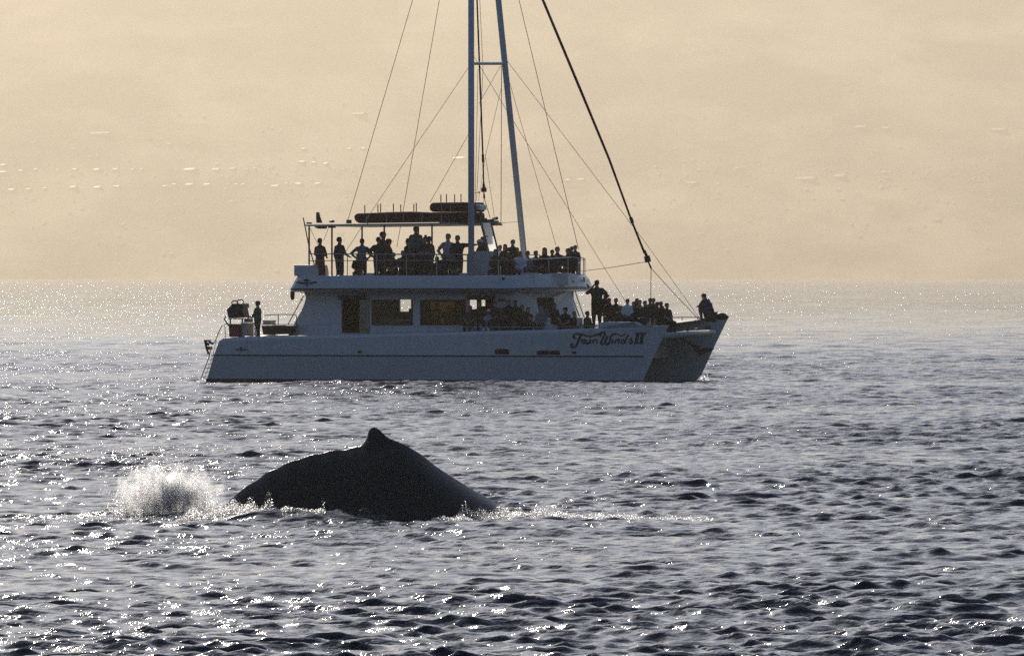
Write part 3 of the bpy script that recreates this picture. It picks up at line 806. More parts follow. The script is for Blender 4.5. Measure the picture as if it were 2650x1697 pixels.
NAME = {
    'letter_f': [([(310, 440), (265, 445), (243, 405), (262, 358), (330, 335), (430, 345), (520, 372), (610, 398), (710, 398), (810, 372), (890, 350), (935, 338)], 15), ([(445, 350), (405, 430), (372, 510), (342, 590), (300, 652), (240, 686), (188, 662), (190, 612), (232, 588)], 21), ([(330, 506), (395, 482), (455, 486)], 12)],
    'letter_o': [(ring(505, 537, 38, 46), 15)],
    'letter_u': [([(585, 490), (568, 555), (592, 588), (640, 572), (672, 490)], 15), ([(690, 488), (668, 550), (690, 588)], 15)],
    'letter_r': [([(760, 492), (738, 588)], 16), ([(748, 545), (790, 492), (838, 488), (862, 500)], 14), ([(862, 500), (846, 560), (868, 588)], 10)],
    'letter_w': [([(958, 408), (940, 360), (968, 308), (1030, 300), (1052, 345), (1018, 430), (975, 510), (955, 575), (985, 615), (1040, 570), (1085, 480), (1122, 390)], 17), ([(1122, 390), (1090, 480), (1070, 560), (1100, 614), (1155, 590), (1188, 500), (1225, 390), (1285, 340)], 17), ([(1285, 340), (1370, 342), (1430, 376), (1492, 386), (1552, 358), (1582, 344)], 10)],
    'letter_i': [([(1270, 482), (1245, 560), (1262, 588)], 15)],
    'letter_n': [([(1345, 484), (1318, 588)], 15), ([(1330, 540), (1380, 484), (1425, 490), (1404, 560), (1422, 588)], 14)],
    'letter_d': [(ring(1520, 538, 42, 46), 14), ([(1668, 362), (1625, 440), (1580, 540), (1588, 588)], 15)],
    'letter_s': [([(1690, 588), (1740, 585), (1768, 548), (1735, 500), (1730, 470), (1768, 452)], 14), ([(1680, 560), (1715, 470)], 8)],
    'numeral': [([(1836, 332), (2120, 326)], 15), ([(1800, 586), (2062, 586)], 12), ([(1905, 332), (1868, 586)], 27), ([(2035, 330), (1996, 586)], 27)],
}
def letters(sx, sy, ox, oy, proj, parent_name, scale_w=1.0):
    root = None
    mb = MB()
    for key, strokes in NAME.items():
        for pts, hw in strokes:
            closed = key in ('letter_o',) or (key == 'letter_d' and len(pts) == 14)
            pp = [(ox + x * sx, oy + y * sy) for x, y in (pts if closed or len(pts) < 3 else smooth_pts(pts))]
            mb.add(*stroke(pp, hw * sy * scale_w, proj, closed))
    return mb.build(parent_name, M_NAVY, boat)
letters(1 / 10.02, 1 / 10.02, 1460, 830, on_hull, 'name_lettering', 1.55)
letters(.0265, .042, 1459, 704.5, on_tray, 'name_lettering', 1.0)
# winged compass emblem on the upper deck and the small one on the stern quarter
def emblem(cx, cy, s, proj):
    mb = MB()
    for pts, hw in (([(-27, 1), (-20, -1), (-12, 2), (-4, 1)], [1.2, 2.6, 2.8, 1.5]), ([(27, 1), (20, -1), (12, 2), (4, 1)], [1.2, 2.8, 3.0, 1.5]), ([(0, -12), (0, -4), (0, 4), (0, 11)], [.8, 3.4, 3.0, .6]), ([(-9, -5), (0, -6), (9, -5)], [1, 3.4, 1]), ([(-7, 7), (0, 5), (7, 7)], [.5, 1.2, .5])):
        mb.add(*stroke([(cx + x * s, cy + y * s) for x, y in pts], [h * s for h in hw], proj))
    return mb.build('emblem', M_NAVY, boat)
emblem(793.6, 731, 1.0, on_tray)
emblem(624, 904, .62, on_hull)

# ------------------------------------------------------------------ people
DG = bpy.context.evaluated_depsgraph_get
SKINS = [(0.30, 0.17, 0.11), (0.20, 0.11, 0.07), (0.38, 0.23, 0.16)]
HAIRS = {'black': (0.010, 0.009, 0.008), 'brown': (0.035, 0.020, 0.012), 'blond': (0.36, 0.27, 0.15), 'grey': (0.25, 0.24, 0.23)}
_mc = {}
def cmat(kind, col, rough=0.85):
    key = (kind, col)
    if key not in _mc: _mc[key] = pbr(kind, col, rough, noise=0.18, nscale=9, bump=0.3 if 'cloth' in kind else 0, bscale=14)
    return _mc[key]
M_EYE = pbr('eye', (0.02, 0.018, 0.016), 0.2)

def ring_pts(c, a, b, ra, rb, n=10):
    return [c + a * (ra * math.cos(2 * math.pi * k / n)) + b * (rb * math.sin(2 * math.pi * k / n)) for k in range(n)]
def loft(mb, secs, n=10):
    """secs: (centre, a, b, ra, rb)"""
    rows = [ring_pts(*s, n=n) for s in secs]
    mb.grid(rows, close=True)
    o = len(mb.v) - n * len(rows)
    mb.f.append(tuple(o + k for k in reversed(range(n)))); mb.f.append(tuple(o + n * (len(rows) - 1) + k for k in range(n)))
def limb(mb, pts, rs, n=8):
    """a tapered limb along joints, with rounded ends"""
    P = [Vector(p) for p in pts]; out, rr = [], []
    for i in range(len(P) - 1):
        for t in (0, .25, .5, .75):
            out.append(P[i].lerp(P[i + 1], t)); rr.append(rs[i] + (rs[i + 1] - rs[i]) * t)
    out.append(P[-1]); rr.append(rs[-1])
    d0 = (out[0] - out[1]).normalized(); d1 = (out[-1] - out[-2]).normalized()
    out = [out[0] + d0 * rr[0] * .7] + out + [out[-1] + d1 * rr[-1] * .7]; rr = [rr[0] * .55] + rr + [rr[-1] * .55]
    mb.tube(out, rr, n)

def body_parts(pose, arms, female, g, long_sleeve=True):
    """joints in the person's frame: facing +x, left +y, feet at z = 0 (seated: seat height 0.45)"""
    X, Y, Z = Vector((1, 0, 0)), Vector((0, 1, 0)), Vector((0, 0, 1))
    sw = 0.165 if female else 0.190
    hip_z = 0.90
    lean = 0.0
    if pose == 'sit': hip_z = 0.55; lean = 0.03
    if pose == 'crouch': hip_z = 0.42; lean = 0.20
    d = Vector((lean, 0, 0))
    hip = Vector((0, 0, hip_z))
    def up(h): return hip + Vector((lean * (h / .55), 0, h * (1 - .25 * lean)))
    waist, chest, sho, neck, head = up(.20), up(.36), up(.50), up(.575), up(.70)
    if pose == 'crouch': head = head + Vector((.04, 0, -.03))
    J = dict(hip=hip, waist=waist, chest=chest, sho=sho, neck=neck, head=head)
    hw = (.165 if not female else .170) * g
    torso = [(hip + Vector((0, 0, -.10)), X, Y, .11 * g, hw * .88), (hip, X, Y, .140 * g, hw), (up(.10), X, Y, .140 * g, hw * .98), (waist, X, Y, .132 * g, (.155 if not female else .140) * g),
             (up(.28), X, Y, .135 * g, (.170 if not female else .150) * g), (chest, X, Y, .140 * g, (.188 if not female else .165) * g), (up(.44), X, Y, .125, sw + .010), (sho, X, Y, .095, sw - .015), (up(.535), X, Y, .070, .095),
             (neck, X, Y, .060, .060), (up(.62), X, Y, .058, .058)]
    mb = MB(); loft(mb, torso, 12)
    hd = head
    loft(mb, [(hd + Vector((.022, 0, -.115)), X, Y, .045, .040), (hd + Vector((.022, 0, -.085)), X, Y, .075, .058), (hd + Vector((.010, 0, -.04)), X, Y, .092, .071), (hd + Vector((.0, 0, .01)), X, Y, .100, .077), (hd + Vector((-.005, 0, .055)), X, Y, .096, .074), (hd + Vector((-.008, 0, .09)), X, Y, .070, .055), (hd + Vector((-.008, 0, .106)), X, Y, .03, .025)], 12)
    bones = [('shirt', up(-.05), sho, .17), ('skin', up(.56), hd, .11)]
    hands = []
    for s in (1, -1):
        S = sho + Vector((0, s * sw, -.035))
        def P(x, y, z): return sho + Vector((x, s * y, z))
        a = arms if isinstance(arms, str) else arms[0 if s == 1 else 1]
        if a == 'down': E, Wr = P(-.02, sw + .055, -.31), P(.06, sw + .06, -.55)
        elif a == 'rail': E, Wr = P(.06, sw + .05, -.28), P(.30, sw - .02, -.38)
        elif a == 'hips': E, Wr = P(-.06, sw + .22, -.24), P(.04, sw + .015, -.43)
        elif a == 'face': E, Wr = P(.16, sw + .10, -.20), P(.17, .07, .10)
        elif a == 'camera': E, Wr = P(.20, sw + .14, -.17), P(.20, .05, .13)
        elif a == 'point': E, Wr = P(.02, sw + .27, -.03), P(.04, sw + .50, -.01)
        elif a == 'cross': E, Wr = P(.05, sw + .06, -.26), P(.19, .02, -.26)
        elif a == 'lap': E, Wr = P(.03, sw + .06, -.27), P(.25, .08, -.38)
        elif a == 'knees': E, Wr = P(.16, sw + .05, -.24), P(.38, .10, -.28)
        else: E, Wr = P(-.02, sw + .05, -.30), P(.12, sw + .0, -.5)
        limb(mb, [S + Vector((0, -s * .03, .0)), E, Wr], [.074 * g, .054 * g, .036])
        dirn = (Wr - E).normalized()
        if a == 'hips': dirn = Vector((.6, -s * .3, -.6)).normalized()
        if a in ('camera', 'face'): dirn = Vector((.1, -s * .5, .7)).normalized()
        side = dirn.cross(Vector((0, 0, 1)) if abs(dirn.z) < .9 else X).normalized()
        palm = Wr + dirn * .055
        limb(mb, [Wr, palm + dirn * .03], [.026, .036], 8)
        hands.append((palm, dirn, side, s))
        bones += [('sleeve', S, Wr if long_sleeve else E, .06), ('skin', Wr.lerp(palm, .2) if long_sleeve else E.lerp(Wr, .15), palm + dirn * .15, .05)]
        Hj = hip + Vector((0, s * .085, -.02))
        if pose == 'stand': K, A = Vector((.03, s * .105, .49)), Vector((-.01, s * .11, .085))
        elif pose == 'sit': K, A = Vector((.43, s * .12, .50)), Vector((.40, s * .12, .085))
        else: K, A = Vector((.40, s * .16, .56)), Vector((.30, s * .15, .085))
        limb(mb, [Hj, K, A], [.102 * g, .072 * g, .052], 10)
        limb(mb, [A + Vector((-.04, 0, -.045)), A + Vector((.15, 0, -.05))], [.040, .033], 8)
        bones += [('legs', Hj, K, .09), ('legs', K, A, .055), ('shoe', A + Vector((-.06, 0, -.05)), A + Vector((.2, 0, -.05)), .05)]
    return mb, bones, hands, J

def seg_d(p, a, b):
    ab = b - a; t = max(0, min(1, (p - a).dot(ab) / ab.length_squared)); return (p - (a + ab * t)).length

PEOPLE = []
def plan_person(px, py, v, floor_w, pose='stand', face=-90, arms='down', shirt=(.03, .03, .035), legs=(.03, .03, .04), hair='black', hat=None, female=False, skirt=False, long_hair=False, hold=None, label='', group=None, seat=None, bulk=None):
    PEOPLE.append(dict(px=px, py=py, v=v, floor=floor_w, pose=pose, face=face, arms=arms, shirt=shirt, legs=legs, hair=hair, hat=hat, female=female, skirt=skirt, long_hair=long_hair, hold=hold, label=label, group=group, seat=seat, bulk=bulk))

def build_people():
    tmp = []; prng = random.Random(4)
    for q in PEOPLE:
        mb, bones, hands, J = body_parts(q['pose'], q['arms'], q['female'], q['bulk'] or prng.uniform(.96, 1.26), prng.random() < .7)
        if q['skirt']:
            hz = J['hip']
            loft(mb, [(hz + Vector((0, 0, .12)), Vector((1, 0, 0)), Vector((0, 1, 0)), .12, .15), (hz + Vector((0, 0, -.05)), Vector((1, 0, 0)), Vector((0, 1, 0)), .15, .185), (hz + Vector((0, 0, -.55)), Vector((1, 0, 0)), Vector((0, 1, 0)), .19, .225)], 12)
        me = bpy.data.meshes.new('tmp'); me.from_pydata(mb.v, [], mb.f)
        bm = bmesh.new(); bm.from_mesh(me); bmesh.ops.recalc_face_normals(bm, faces=bm.faces); bm.to_mesh(me); bm.free()
        o = bpy.data.objects.new('tmp', me); COL.objects.link(o)
        r = o.modifiers.new('r', 'REMESH'); r.mode = 'VOXEL'; r.voxel_size = 0.027
        s = o.modifiers.new('s', 'SMOOTH'); s.iterations = 2; s.factor = .4
        tmp.append((o, bones, hands, J))
    bpy.context.view_layer.update()
    dg = bpy.context.evaluated_depsgraph_get()
    for q, (o, bones, hands, J) in zip(PEOPLE, tmp):
        me = bpy.data.meshes.new_from_object(o.evaluated_get(dg))
        nv, nf = len(me.vertices), len(me.polygons)
        co = np.empty(nv * 3, np.float32); me.vertices.foreach_get('co', co); co = co.reshape(-1, 3)
        cen = np.empty(nf * 3, np.float32); me.polygons.foreach_get('center', cen); cen = cen.reshape(-1, 3)
        names = ['shirt', 'legs', 'skin', 'shoe']
        best = np.full(nf, 1e9); idx = np.zeros(nf, np.int32)
        for kind, a, b, rad in bones:
            a_, b_ = np.array(a), np.array(b); ab = b_ - a_
            t = np.clip(((cen - a_) @ ab) / (ab @ ab), 0, 1)
            d = np.linalg.norm(cen - (a_ + t[:, None] * ab), axis=1) / rad
            k = names.index('shirt' if kind == 'sleeve' else kind)
            m = d < best; best[m] = d[m]; idx[m] = k
        waist_z = J['hip'].z + .02
        if q['skirt']: idx[(idx == 1) & (cen[:, 2] > J['hip'].z - .56)] = 0
        else: idx[(idx == 0) & (cen[:, 2] < waist_z)] = 1
        # fingers, thumb, nose, ears and eyes join the same body mesh
        ex = MB(); fm = []
        for palm, dn, sd_, s in hands:
            up_ = sd_.cross(dn).normalized()
            for fi, (off, ln) in enumerate(((-.024, .062), (-.008, .074), (.009, .070), (.024, .054))):
                b0 = palm + dn * .028 + sd_ * off; b1 = b0 + dn * ln * .55 + up_ * .004; b2 = b1 + dn * ln * .40 - up_ * .020 * s
                ex.tube([b0, b1, b2], [.0090, .0082, .0062], 4)
            t0 = palm - dn * .02 + sd_ * (-.026 * s); ex.tube([t0, t0 + dn * .03 + sd_ * (-.026 * s), t0 + dn * .06 + sd_ * (-.030 * s)], [.0115, .010, .007], 4)
        h = J['head']
        ex.add([h + Vector((.094, 0, .018)), h + Vector((.122, 0, -.030)), h + Vector((.088, .017, -.034)), h + Vector((.088, -.017, -.034)), h + Vector((.070, 0, -.045))], [(0, 2, 1), (0, 1, 3), (1, 2, 4), (1, 4, 3), (0, 3, 2)])
        for s in (1, -1): ex.ball(h + Vector((-.005, s * .077, -.012)), .026, 6, 4, (.75, .35, 1))
        nsk = len(ex.f)
        for s in (1, -1): ex.ball(h + Vector((.088, s * .032, .012)), .011, 5, 3)
        vs = np.concatenate([co, np.array(ex.v, np.float32)])
        faces = [tuple(p.vertices) for p in me.polygons] + [tuple(i + nv for i in f) for f in ex.f]
        mat_i = list(idx) + [2] * nsk + [4] * (len(ex.f) - nsk)
        bpy.data.meshes.remove(me)
        b = bpy.data.meshes.new('body'); b.from_pydata(vs.tolist(), [], faces)
        b.shade_smooth()
        # place
        headtop = {'stand': 1.715, 'sit': 1.35, 'crouch': 1.17}[q['pose']]
        if FU - .01 < q['floor'] < FU + .5:      # knees stay inside the bulwark
            gap = 1.0 if q['pose'] == 'sit' else .38
            for _ in range(25):
                need = side_v(L(q['px'], q['py'], q['v']).x + (.1 if q['pose'] == 'sit' else .2), 720) + gap
                if q['v'] < need: q['v'] += .5 * (need - q['v'])
        t = L(q['px'], q['py'], q['v'])
        sc = (t.z - q['floor']) / headtop; lo, hi = (.84, 1.10)
        s = max(lo, min(hi, sc))
        root = link(bpy.data.objects.new('person', None))
        root.matrix_world = BOAT_M @ Matrix.Translation((t.x, t.y, t.z - headtop * s)) @ Matrix.Rotation(R(q['face']), 4, 'Z') @ Matrix.Scale(s, 4)
        q['base'] = Vector((t.x, t.y, t.z - headtop * s)); q['s'] = s
        tag(root, q['label'], 'person', q['group'])
        skin = SKINS[hash(q['label']) % 1 if False else len(q['label']) % 3]
        bo = mesh_obj('body', b, [cmat('cloth_top', q['shirt']), cmat('cloth_trousers', q['legs']), cmat('skin', skin, .55), cmat('shoe', (.03, .03, .03), .6), M_EYE], root)
        b.polygons.foreach_set('material_index', np.array(mat_i, np.int32))
        # hair
        hm = MB(); n = 12; rows = []
        low = -.06 if not q['long_hair'] else -.24
        for k, zz in enumerate((.112, .100, .07, .03, -.015, low * .6, low)):
            r = (.02, .062, .092, .106, .106, .100 if not q['long_hair'] else .112, .085 if not q['long_hair'] else .10)[k]
            row = []
            for j in range(n):
                a = 2 * math.pi * j / n; x, y = math.cos(a), math.sin(a)
                front = max(0, x - .15)
                z = zz if zz > .05 else zz + (max(0, .055 - zz)) * min(1, front * 2.2)
                rr_ = r * (1 - .16 * min(1, front * 2) * (1 if zz < .05 else 0))
                row.append(h + Vector((x * rr_ * 1.03 - .010, y * rr_ * .86, z + .006)))
            rows.append(row)
        hm.grid(rows, close=True); o0 = len(hm.v) - n * len(rows)
        hm.f.append(tuple(range(n)))
        if q['hair'] == 'bun': hm.ball(h + Vector((-.05, 0, .135)), .055, 8, 5)
        hc = HAIRS.get(q['hair'], HAIRS['black'])
        hm.build('hair', cmat('hair', hc, .6), root, smooth=True)
        if q['hat']:
            kind, col = q['hat']; cm = MB()
            crown = [[h + Vector((math.cos(a) * r - .006, math.sin(a) * r * .84, z)) for a in [2 * math.pi * j / 14 for j in range(14)]] for z, r in ((.02, .119), (.06, .118), (.10, .098), (.128, .05), (.132, .01))]
            cm.grid(crown, close=True); cm.f.append(tuple(range(len(cm.v) - 14, len(cm.v))))
            if kind == 'cap':
                br = [[h + Vector((.085 + .105 * t * math.cos(a * .9), .085 * math.sin(a), .035 - .015 * t)) for a in np.linspace(-1.3, 1.3, 7)] for t in (0, 1)]
                cm.grid(br); br = [[p + Vector((0, 0, .006)) for p in r_] for r_ in br]; cm.grid(br)
            else:
                br = [[h + Vector((math.cos(a) * r - .006, math.sin(a) * r * .92, z)) for a in [2 * math.pi * j / 14 for j in range(14)]] for r, z in ((.112, .035), (.20, .015), (.20, .022), (.112, .042))]
                cm.grid(br, close=True)
            cm.build('cap' if kind == 'cap' else 'sun_hat', cmat('cloth_hat', col), root, smooth=True)
        if q['hold'] == 'camera':
            c = h + Vector((.165, 0, .0)); k = MB().box(c - Vector((.03, .065, .045)), c + Vector((.03, .065, .045)))
            co_ = k.build('held', M_BLACK); co_.name = 'camera_body'
            k2 = MB().tube([c + Vector((.03, 0, 0)), c + Vector((.13, 0, 0))], .035, 8).build('camera_lens', M_BLACK, co_)
            co_.matrix_world = root.matrix_world
            tag(co_, q['hold_label'] if 'hold_label' in q else 'black camera held up to the face of the ' + q['short'], 'camera')
    for o, *_ in tmp:
        me = o.data; bpy.data.objects.remove(o); bpy.data.meshes.remove(me)
FU = W(738, .4)                                   # floor of the upper deck
def fd(px, v): return DW(U(px, v, 850)) + HEEL * max(0, v - .5)
BK = (.016, .016, .018); CH = (.035, .036, .040); NV = (.02, .028, .055); MR = (.085, .018, .024); WHT = (.62, .60, .64); LIL = (.40, .34, .42); GRN = (.02, .11, .085); BLU = (.07, .11, .15); OLV = (.04, .04, .025); GRY = (.16, .17, .18); BRN = (.06, .035, .02)
GU = 'passengers on the upper deck'; GM = 'passengers along the cabin side'; GF = 'passengers on the foredeck'
P = plan_person
# --- upper deck, stern to bow
P(828, 616, 1.0, FU, 'stand', 90, 'rail', MR, MR, female=True, skirt=True, label='person in a long maroon dress standing at the stern end of the upper rail', group=GU)
P(878.5, 613, 1.0, FU, 'stand', 60, ('down', 'rail'), BK, NV, label='person in a dark sleeveless top and blue trousers beside the second roof post', group=GU)
P(937, 617, 1.3, FU, 'stand', 100, 'hips', BLU, CH, label='person in a blue-grey shirt with elbows spread, below the roof post', group=GU)
P(980, 613, 1.2, FU, 'stand', 80, 'hips', BK, BK, label='broad person in black with elbows out, in front of the capped person', group=GU)
P(991, 600.5, 3.2, FU + .10, 'stand', 5, 'down', CH, CH, hat=('cap', BRN), label='person in a peaked cap facing the bow, behind a broad person in black', group=GU)
P(1006, 618.5, 1.4, FU, 'stand', 20, ('point', 'down'), BRN, BK, female=True, hat=('hat', BRN), label='person in a soft brimmed hat with one forearm stretched towards the bow', group=GU)
P(927, 656, 1.52, FU, 'sit', -80, 'lap', BK, BK, label='person seated low in front of the one in the blue-grey shirt', group=GU)
P(1043, 648.5, 1.28, FU, 'sit', -70, 'lap', OLV, BK, hair='blond', label='fair-haired person seated low beside the tall capped person', group=GU)
P(1019, 654, 1.34, FU, 'sit', -100, 'lap', OLV, BK, female=True, label='person in olive seated at the rail under the brimmed hat', group=GU)
P(1076, 587, 2.2, FU + .42, 'stand', -60, 'down', GRY, CH, hat=('cap', GRY), label='tallest person in a grey cap and grey shirt standing on the bench', group=GU)
P(1056, 616.5, 2.6, FU, 'stand', 170, 'down', MR, BK, label='person in a dark red top just left of the tall grey-capped person', group=GU)
P(1100, 612.5, 1.5, FU, 'stand', -90, 'cross', CH, BK, hair='bun', female=True, label='person with piled up hair standing right of the tall grey-capped person', group=GU)
P(1110, 611.5, 3.4, FU, 'stand', -120, 'down', BRN, BK, label='person half hidden behind the one with piled up hair', group=GU)
P(1072, 652, 1.37, FU, 'sit', -90, 'lap', BK, BK, label='person in black seated below the tall grey-capped person', group=GU)
P(1101, 655, 1.46, FU, 'sit', -90, 'lap', CH, BK, female=True, label='person in charcoal seated below the one with piled up hair', group=GU)
P(1159.5, 604.5, 2.0, FU, 'stand', -95, ('down', 'hips'), LIL, GRY, label='person in a pale lilac shirt with one hand on the hip', group=GU)
P(1184, 608.5, 1.5, FU, 'stand', -85, ('point', 'down'), BK, BK, label='person in black reaching one arm across to the mast', group=GU)
P(1149, 655, 1.34, FU, 'sit', -80, 'lap', CH, BK, label='person in charcoal seated in front of the pale lilac shirt', group=GU)
P(1132, 664, 1.37, FU, 'sit', -110, 'lap', OLV, BK, female=True, label='small person seated left of the one in front of the lilac shirt', group=GU)
P(1175, 660, 1.40, FU, 'sit', -70, 'lap', BK, BK, label='person seated below the outstretched arm beside the mast', group=GU)
P(1241.5, 620, 4.0, FU, 'stand', 185, 'rail', BK, BK, hat=('cap', WHT), label='person in a pale cap at the helm behind the mast', group=GU)
P(1251.5, 611.5, 4.3, FU, 'stand', -10, 'down', OLV, BK, label='person standing at the helm against the bright clear screen', group=GU)
P(1283.5, 645, 1.39, FU, 'sit', -90, 'lap', OLV, BK, female=True, long_hair=True, label='long-haired person in dark olive seated in front of the helm console', group=GU)
P(1294, 633.5, 4.4, FU, 'stand', -60, 'down', CH, BK, label='person whose head shows just right of the clear screen', group=GU)
P(1307, 631.5, 2.6, FU, 'stand', -90, 'cross', BRN, BK, female=True, long_hair=True, label='round-haired person standing between the clear screen and the leaning mast', group=GU)
P(1327, 619.5, 3.2, FU, 'stand', -80, 'down', BRN, BK, label='tallest person just left of the leaning mast', group=GU)
P(1338, 640, 2.8, FU, 'stand', -60, 'cross', BRN, BK, label='person right behind the tall one, against the leaning mast', group=GU)
P(1346.5, 649.5, 1.42, FU, 'sit', -90, 'lap', (.50, .47, .60), NV, hair='blond', label='fair-haired person in a pale lilac jacket seated at the rail', group=GU)
P(1318, 652, 1.43, FU, 'sit', -90, 'lap', BRN, BK, female=True, label='dark-haired person seated left of the pale lilac jacket', group=GU)
P(1366, 649, 1.31, FU, 'sit', -100, 'lap', GRY, NV, female=True, hair='brown', label='person in grey seated right of the pale lilac jacket', group=GU)
P(1386, 648.5, 1.31, FU + .02, 'sit', -45, 'lap', CH, BK, label='person in charcoal with head turned to the bow, second from the lilac jacket', group=GU)
P(1410, 641, 1.50, FU, 'sit', -90, 'lap', BK, BK, female=True, long_hair=True, label='person with long dark hair seated near the bow end of the upper rail', group=GU)
P(1429, 645.5, 2.6, FU, 'stand', -70, 'down', OLV, BK, label='person peering out left of the broad-shouldered one at the bow rail', group=GU)
P(1442, 638.5, 1.80, FU, 'sit', -60, 'lap', OLV, BK, label='broad-shouldered person seated near the bow end of the upper rail', group=GU)
P(1470, 642.5, 2.00, FU, 'sit', -80, 'lap', BRN, BK, female=True, label='person seated two places from the bow end of the upper rail', group=GU)
P(1479, 637.5, 3.2, FU, 'stand', -90, 'down', CH, BK, label='person half hidden between the last two at the bow rail', group=GU)
P(1488.5, 634, 2.2, FU, 'stand', -70, ('rail', 'down'), MR, MR, female=True, label='person in dark red standing last at the bow end of the upper deck', group=GU)
# --- main deck along the cabin
P(948, 797, 1.7, fd(948, 1.7), 'stand', -60, 'cross', GRY, BK, hair='grey', label='person in grey standing in the aft cabin doorway', group=GM)
P(1130, 784, 2.0, fd(1130, 2.0), 'stand', -90, 'lap', GRY, BK, label='person in grey inside the tan lit window', group=GM)
P(1181, 779, 3.0, fd(1181, 3), 'stand', -90, 'down', BRN, BK, label='dim person standing far inside the tan lit window', group=GM)
P(1108, 786, 2.4, fd(1108, 2.4), 'stand', -90, 'down', BRN, BK, female=True, label='person at the stern side of the tan lit window', group=GM)
P(1160, 790, 1.9, fd(1160, 1.9), 'stand', -60, 'cross', CH, BK, label='person in charcoal in the middle of the tan lit window', group=GM)
P(1001, 796, 3.4, fd(1001, 3.4), 'stand', -100, 'down', BRN, BK, label='dim person behind the bar counter inside the aft cabin window', group=GM)
P(1217, 791, 0.85, fd(1217, 0.85), 'sit', -90, 'lap', CH, BK, label='person seated under the left end of the forward door hood', group=GM)
P(1240, 782, 0.82, fd(1240, 0.82), 'sit', -60, 'face', BRN, BK, female=True, label='person with raised hands seated under the forward door hood', group=GM)
P(1266, 800, 0.91, fd(1266, 0.91), 'sit', -90, 'lap', (.40, .38, .48), WHT, hat=('hat', WHT), label='person in pale clothes and pale hat seated below the small wall vent', group=GM)
P(1281, 780, 0.91, fd(1281, 0.91), 'sit', -90, 'lap', BK, BK, label='person in black seated right of the pale hat', group=GM)
P(1317, 776.5, 0.85, fd(1317, 0.85), 'sit', -90, 'lap', BK, BK, female=True, long_hair=True, label='left one of two heads close together beside the wall vent', group=GM)
P(1334, 776.5, 0.88, fd(1334, 0.88), 'sit', -80, 'lap', OLV, BK, label='right one of two heads close together beside the wall vent', group=GM)
P(1351, 789, 0.91, fd(1351, 0.91), 'sit', -60, 'lap', OLV, BK, label='person in olive seated on the bow side of the two close heads', group=GM)
P(1366, 795, 0.91, fd(1366, 0.91), 'sit', -40, 'lap', OLV, BK, label='person turned to the bow in the middle of the side bench', group=GM)
P(1372, 816, 0.85, fd(1372, 0.85) - .25, 'sit', -70, 'lap', BK, BK, label='lowest person in black sitting on the side deck', group=GM)
P(1300, 797, 0.82, fd(1300, 0.82), 'sit', -90, 'lap', CH, BK, label='person in charcoal seated between the pale hat and the two close heads', group=GM)
P(1401, 793, 0.91, fd(1401, 0.91), 'sit', -90, 'lap', GRY, NV, hair='grey', label='grey-haired person in grey seated before the front cabin window', group=GM)
P(1412, 775, 3.0, fd(1412, 3.0), 'stand', -60, 'down', BRN, BK, label='person standing in the front cabin window', group=GM)
P(1434, 784, 0.88, fd(1434, 0.88), 'sit', -30, 'lap', BK, BK, label='person in black turned to the bow at the front cabin window', group=GM)
P(1464, 796, 0.88, fd(1464, 0.88), 'sit', -100, 'lap', BK, BK, hat=('cap', BK), label='broad person in a dark cap seated against the white cabin front', group=GM)
P(1486, 806, 0.91, fd(1486, 0.91), 'sit', -60, 'lap', BK, BK, label='small person seated where the cabin front meets the foredeck', group=GM)
P(1518.5, 805, 0.83, fd(1518, 0.83), 'sit', -20, 'lap', OLV, BK, hair='brown', female=True, label='curly-haired person seated at the feet of the standing photographer', group=GM)
# --- foredeck
P(1544.5, 724, 1.2, fd(1545, 1.2), 'stand', 120, ('camera', 'hips'), OLV, BK, label='person in dark olive standing tall on the foredeck with a raised elbow', group=GF)
P(1566.5, 761, 2.20, fd(1566, 2.20), 'sit', -60, 'lap', BK, BK, label='person seated right behind the tall standing photographer', group=GF)
P(1576, 771, 1.50, fd(1576, 1.50), 'sit', -70, 'lap', BRN, BK, female=True, label='second seated person right of the standing photographer', group=GF)
P(1594.5, 771.5, 2.40, fd(1594, 2.40), 'sit', -90, 'lap', BK, BK, label='person in black seated left of the white shirt', group=GF)
P(1606.5, 790.5, 1.50, fd(1606, 1.50) - .05, 'sit', -80, 'lap', BRN, BK, female=True, hair='brown', label='low seated person in brown in front of the white shirt', group=GF)
P(1624.5, 773, 1.50, fd(1624, 1.50), 'sit', -90, 'lap', (.58, .56, .60), NV, label='person in a white shirt seated on the foredeck', group=GF)
P(1640.5, 780, 1.60, fd(1640, 1.60), 'sit', -90, 'lap', BK, BK, female=True, long_hair=True, label='long-haired person seated right of the white shirt', group=GF)
P(1648, 772, 3.00, fd(1648, 3.00), 'sit', -60, 'lap', OLV, BK, label='person behind the long-haired one right of the white shirt', group=GF)
P(1655, 776, 2.40, fd(1655, 2.40), 'sit', -60, 'lap', BRN, BK, label='person with head bowed in the middle of the foredeck row', group=GF)
P(1669.5, 778, 1.60, fd(1669, 1.60), 'sit', -90, 'lap', OLV, BK, label='person in olive seated left of the pair of tall round heads', group=GF)
P(1683, 771, 2.20, fd(1683, 2.20), 'sit', -80, 'lap', BRN, BK, label='taller person seated under the bridle wire, in front', group=GF)
P(1691, 771.5, 3.00, fd(1691, 3.00), 'sit', -80, 'lap', BK, BK, female=True, label='person whose head touches the taller one under the bridle wire', group=GF)
P(1701, 781, 3.00, fd(1701, 3.00), 'sit', -80, 'lap', BK, BK, label='small head between the bridle wire and the last row of the foredeck', group=GF)
P(1710, 780, 2.60, fd(1710, 2.60), 'sit', -70, 'lap', BRN, BK, female=True, label='third person from the bow end of the foredeck row', group=GF)
P(1713, 792, 2.60, fd(1713, 2.60), 'sit', -80, 'lap', BRN, BK, hat=('cap', BRN), label='low seated person in a brown cap near the bow end of the row', group=GF)
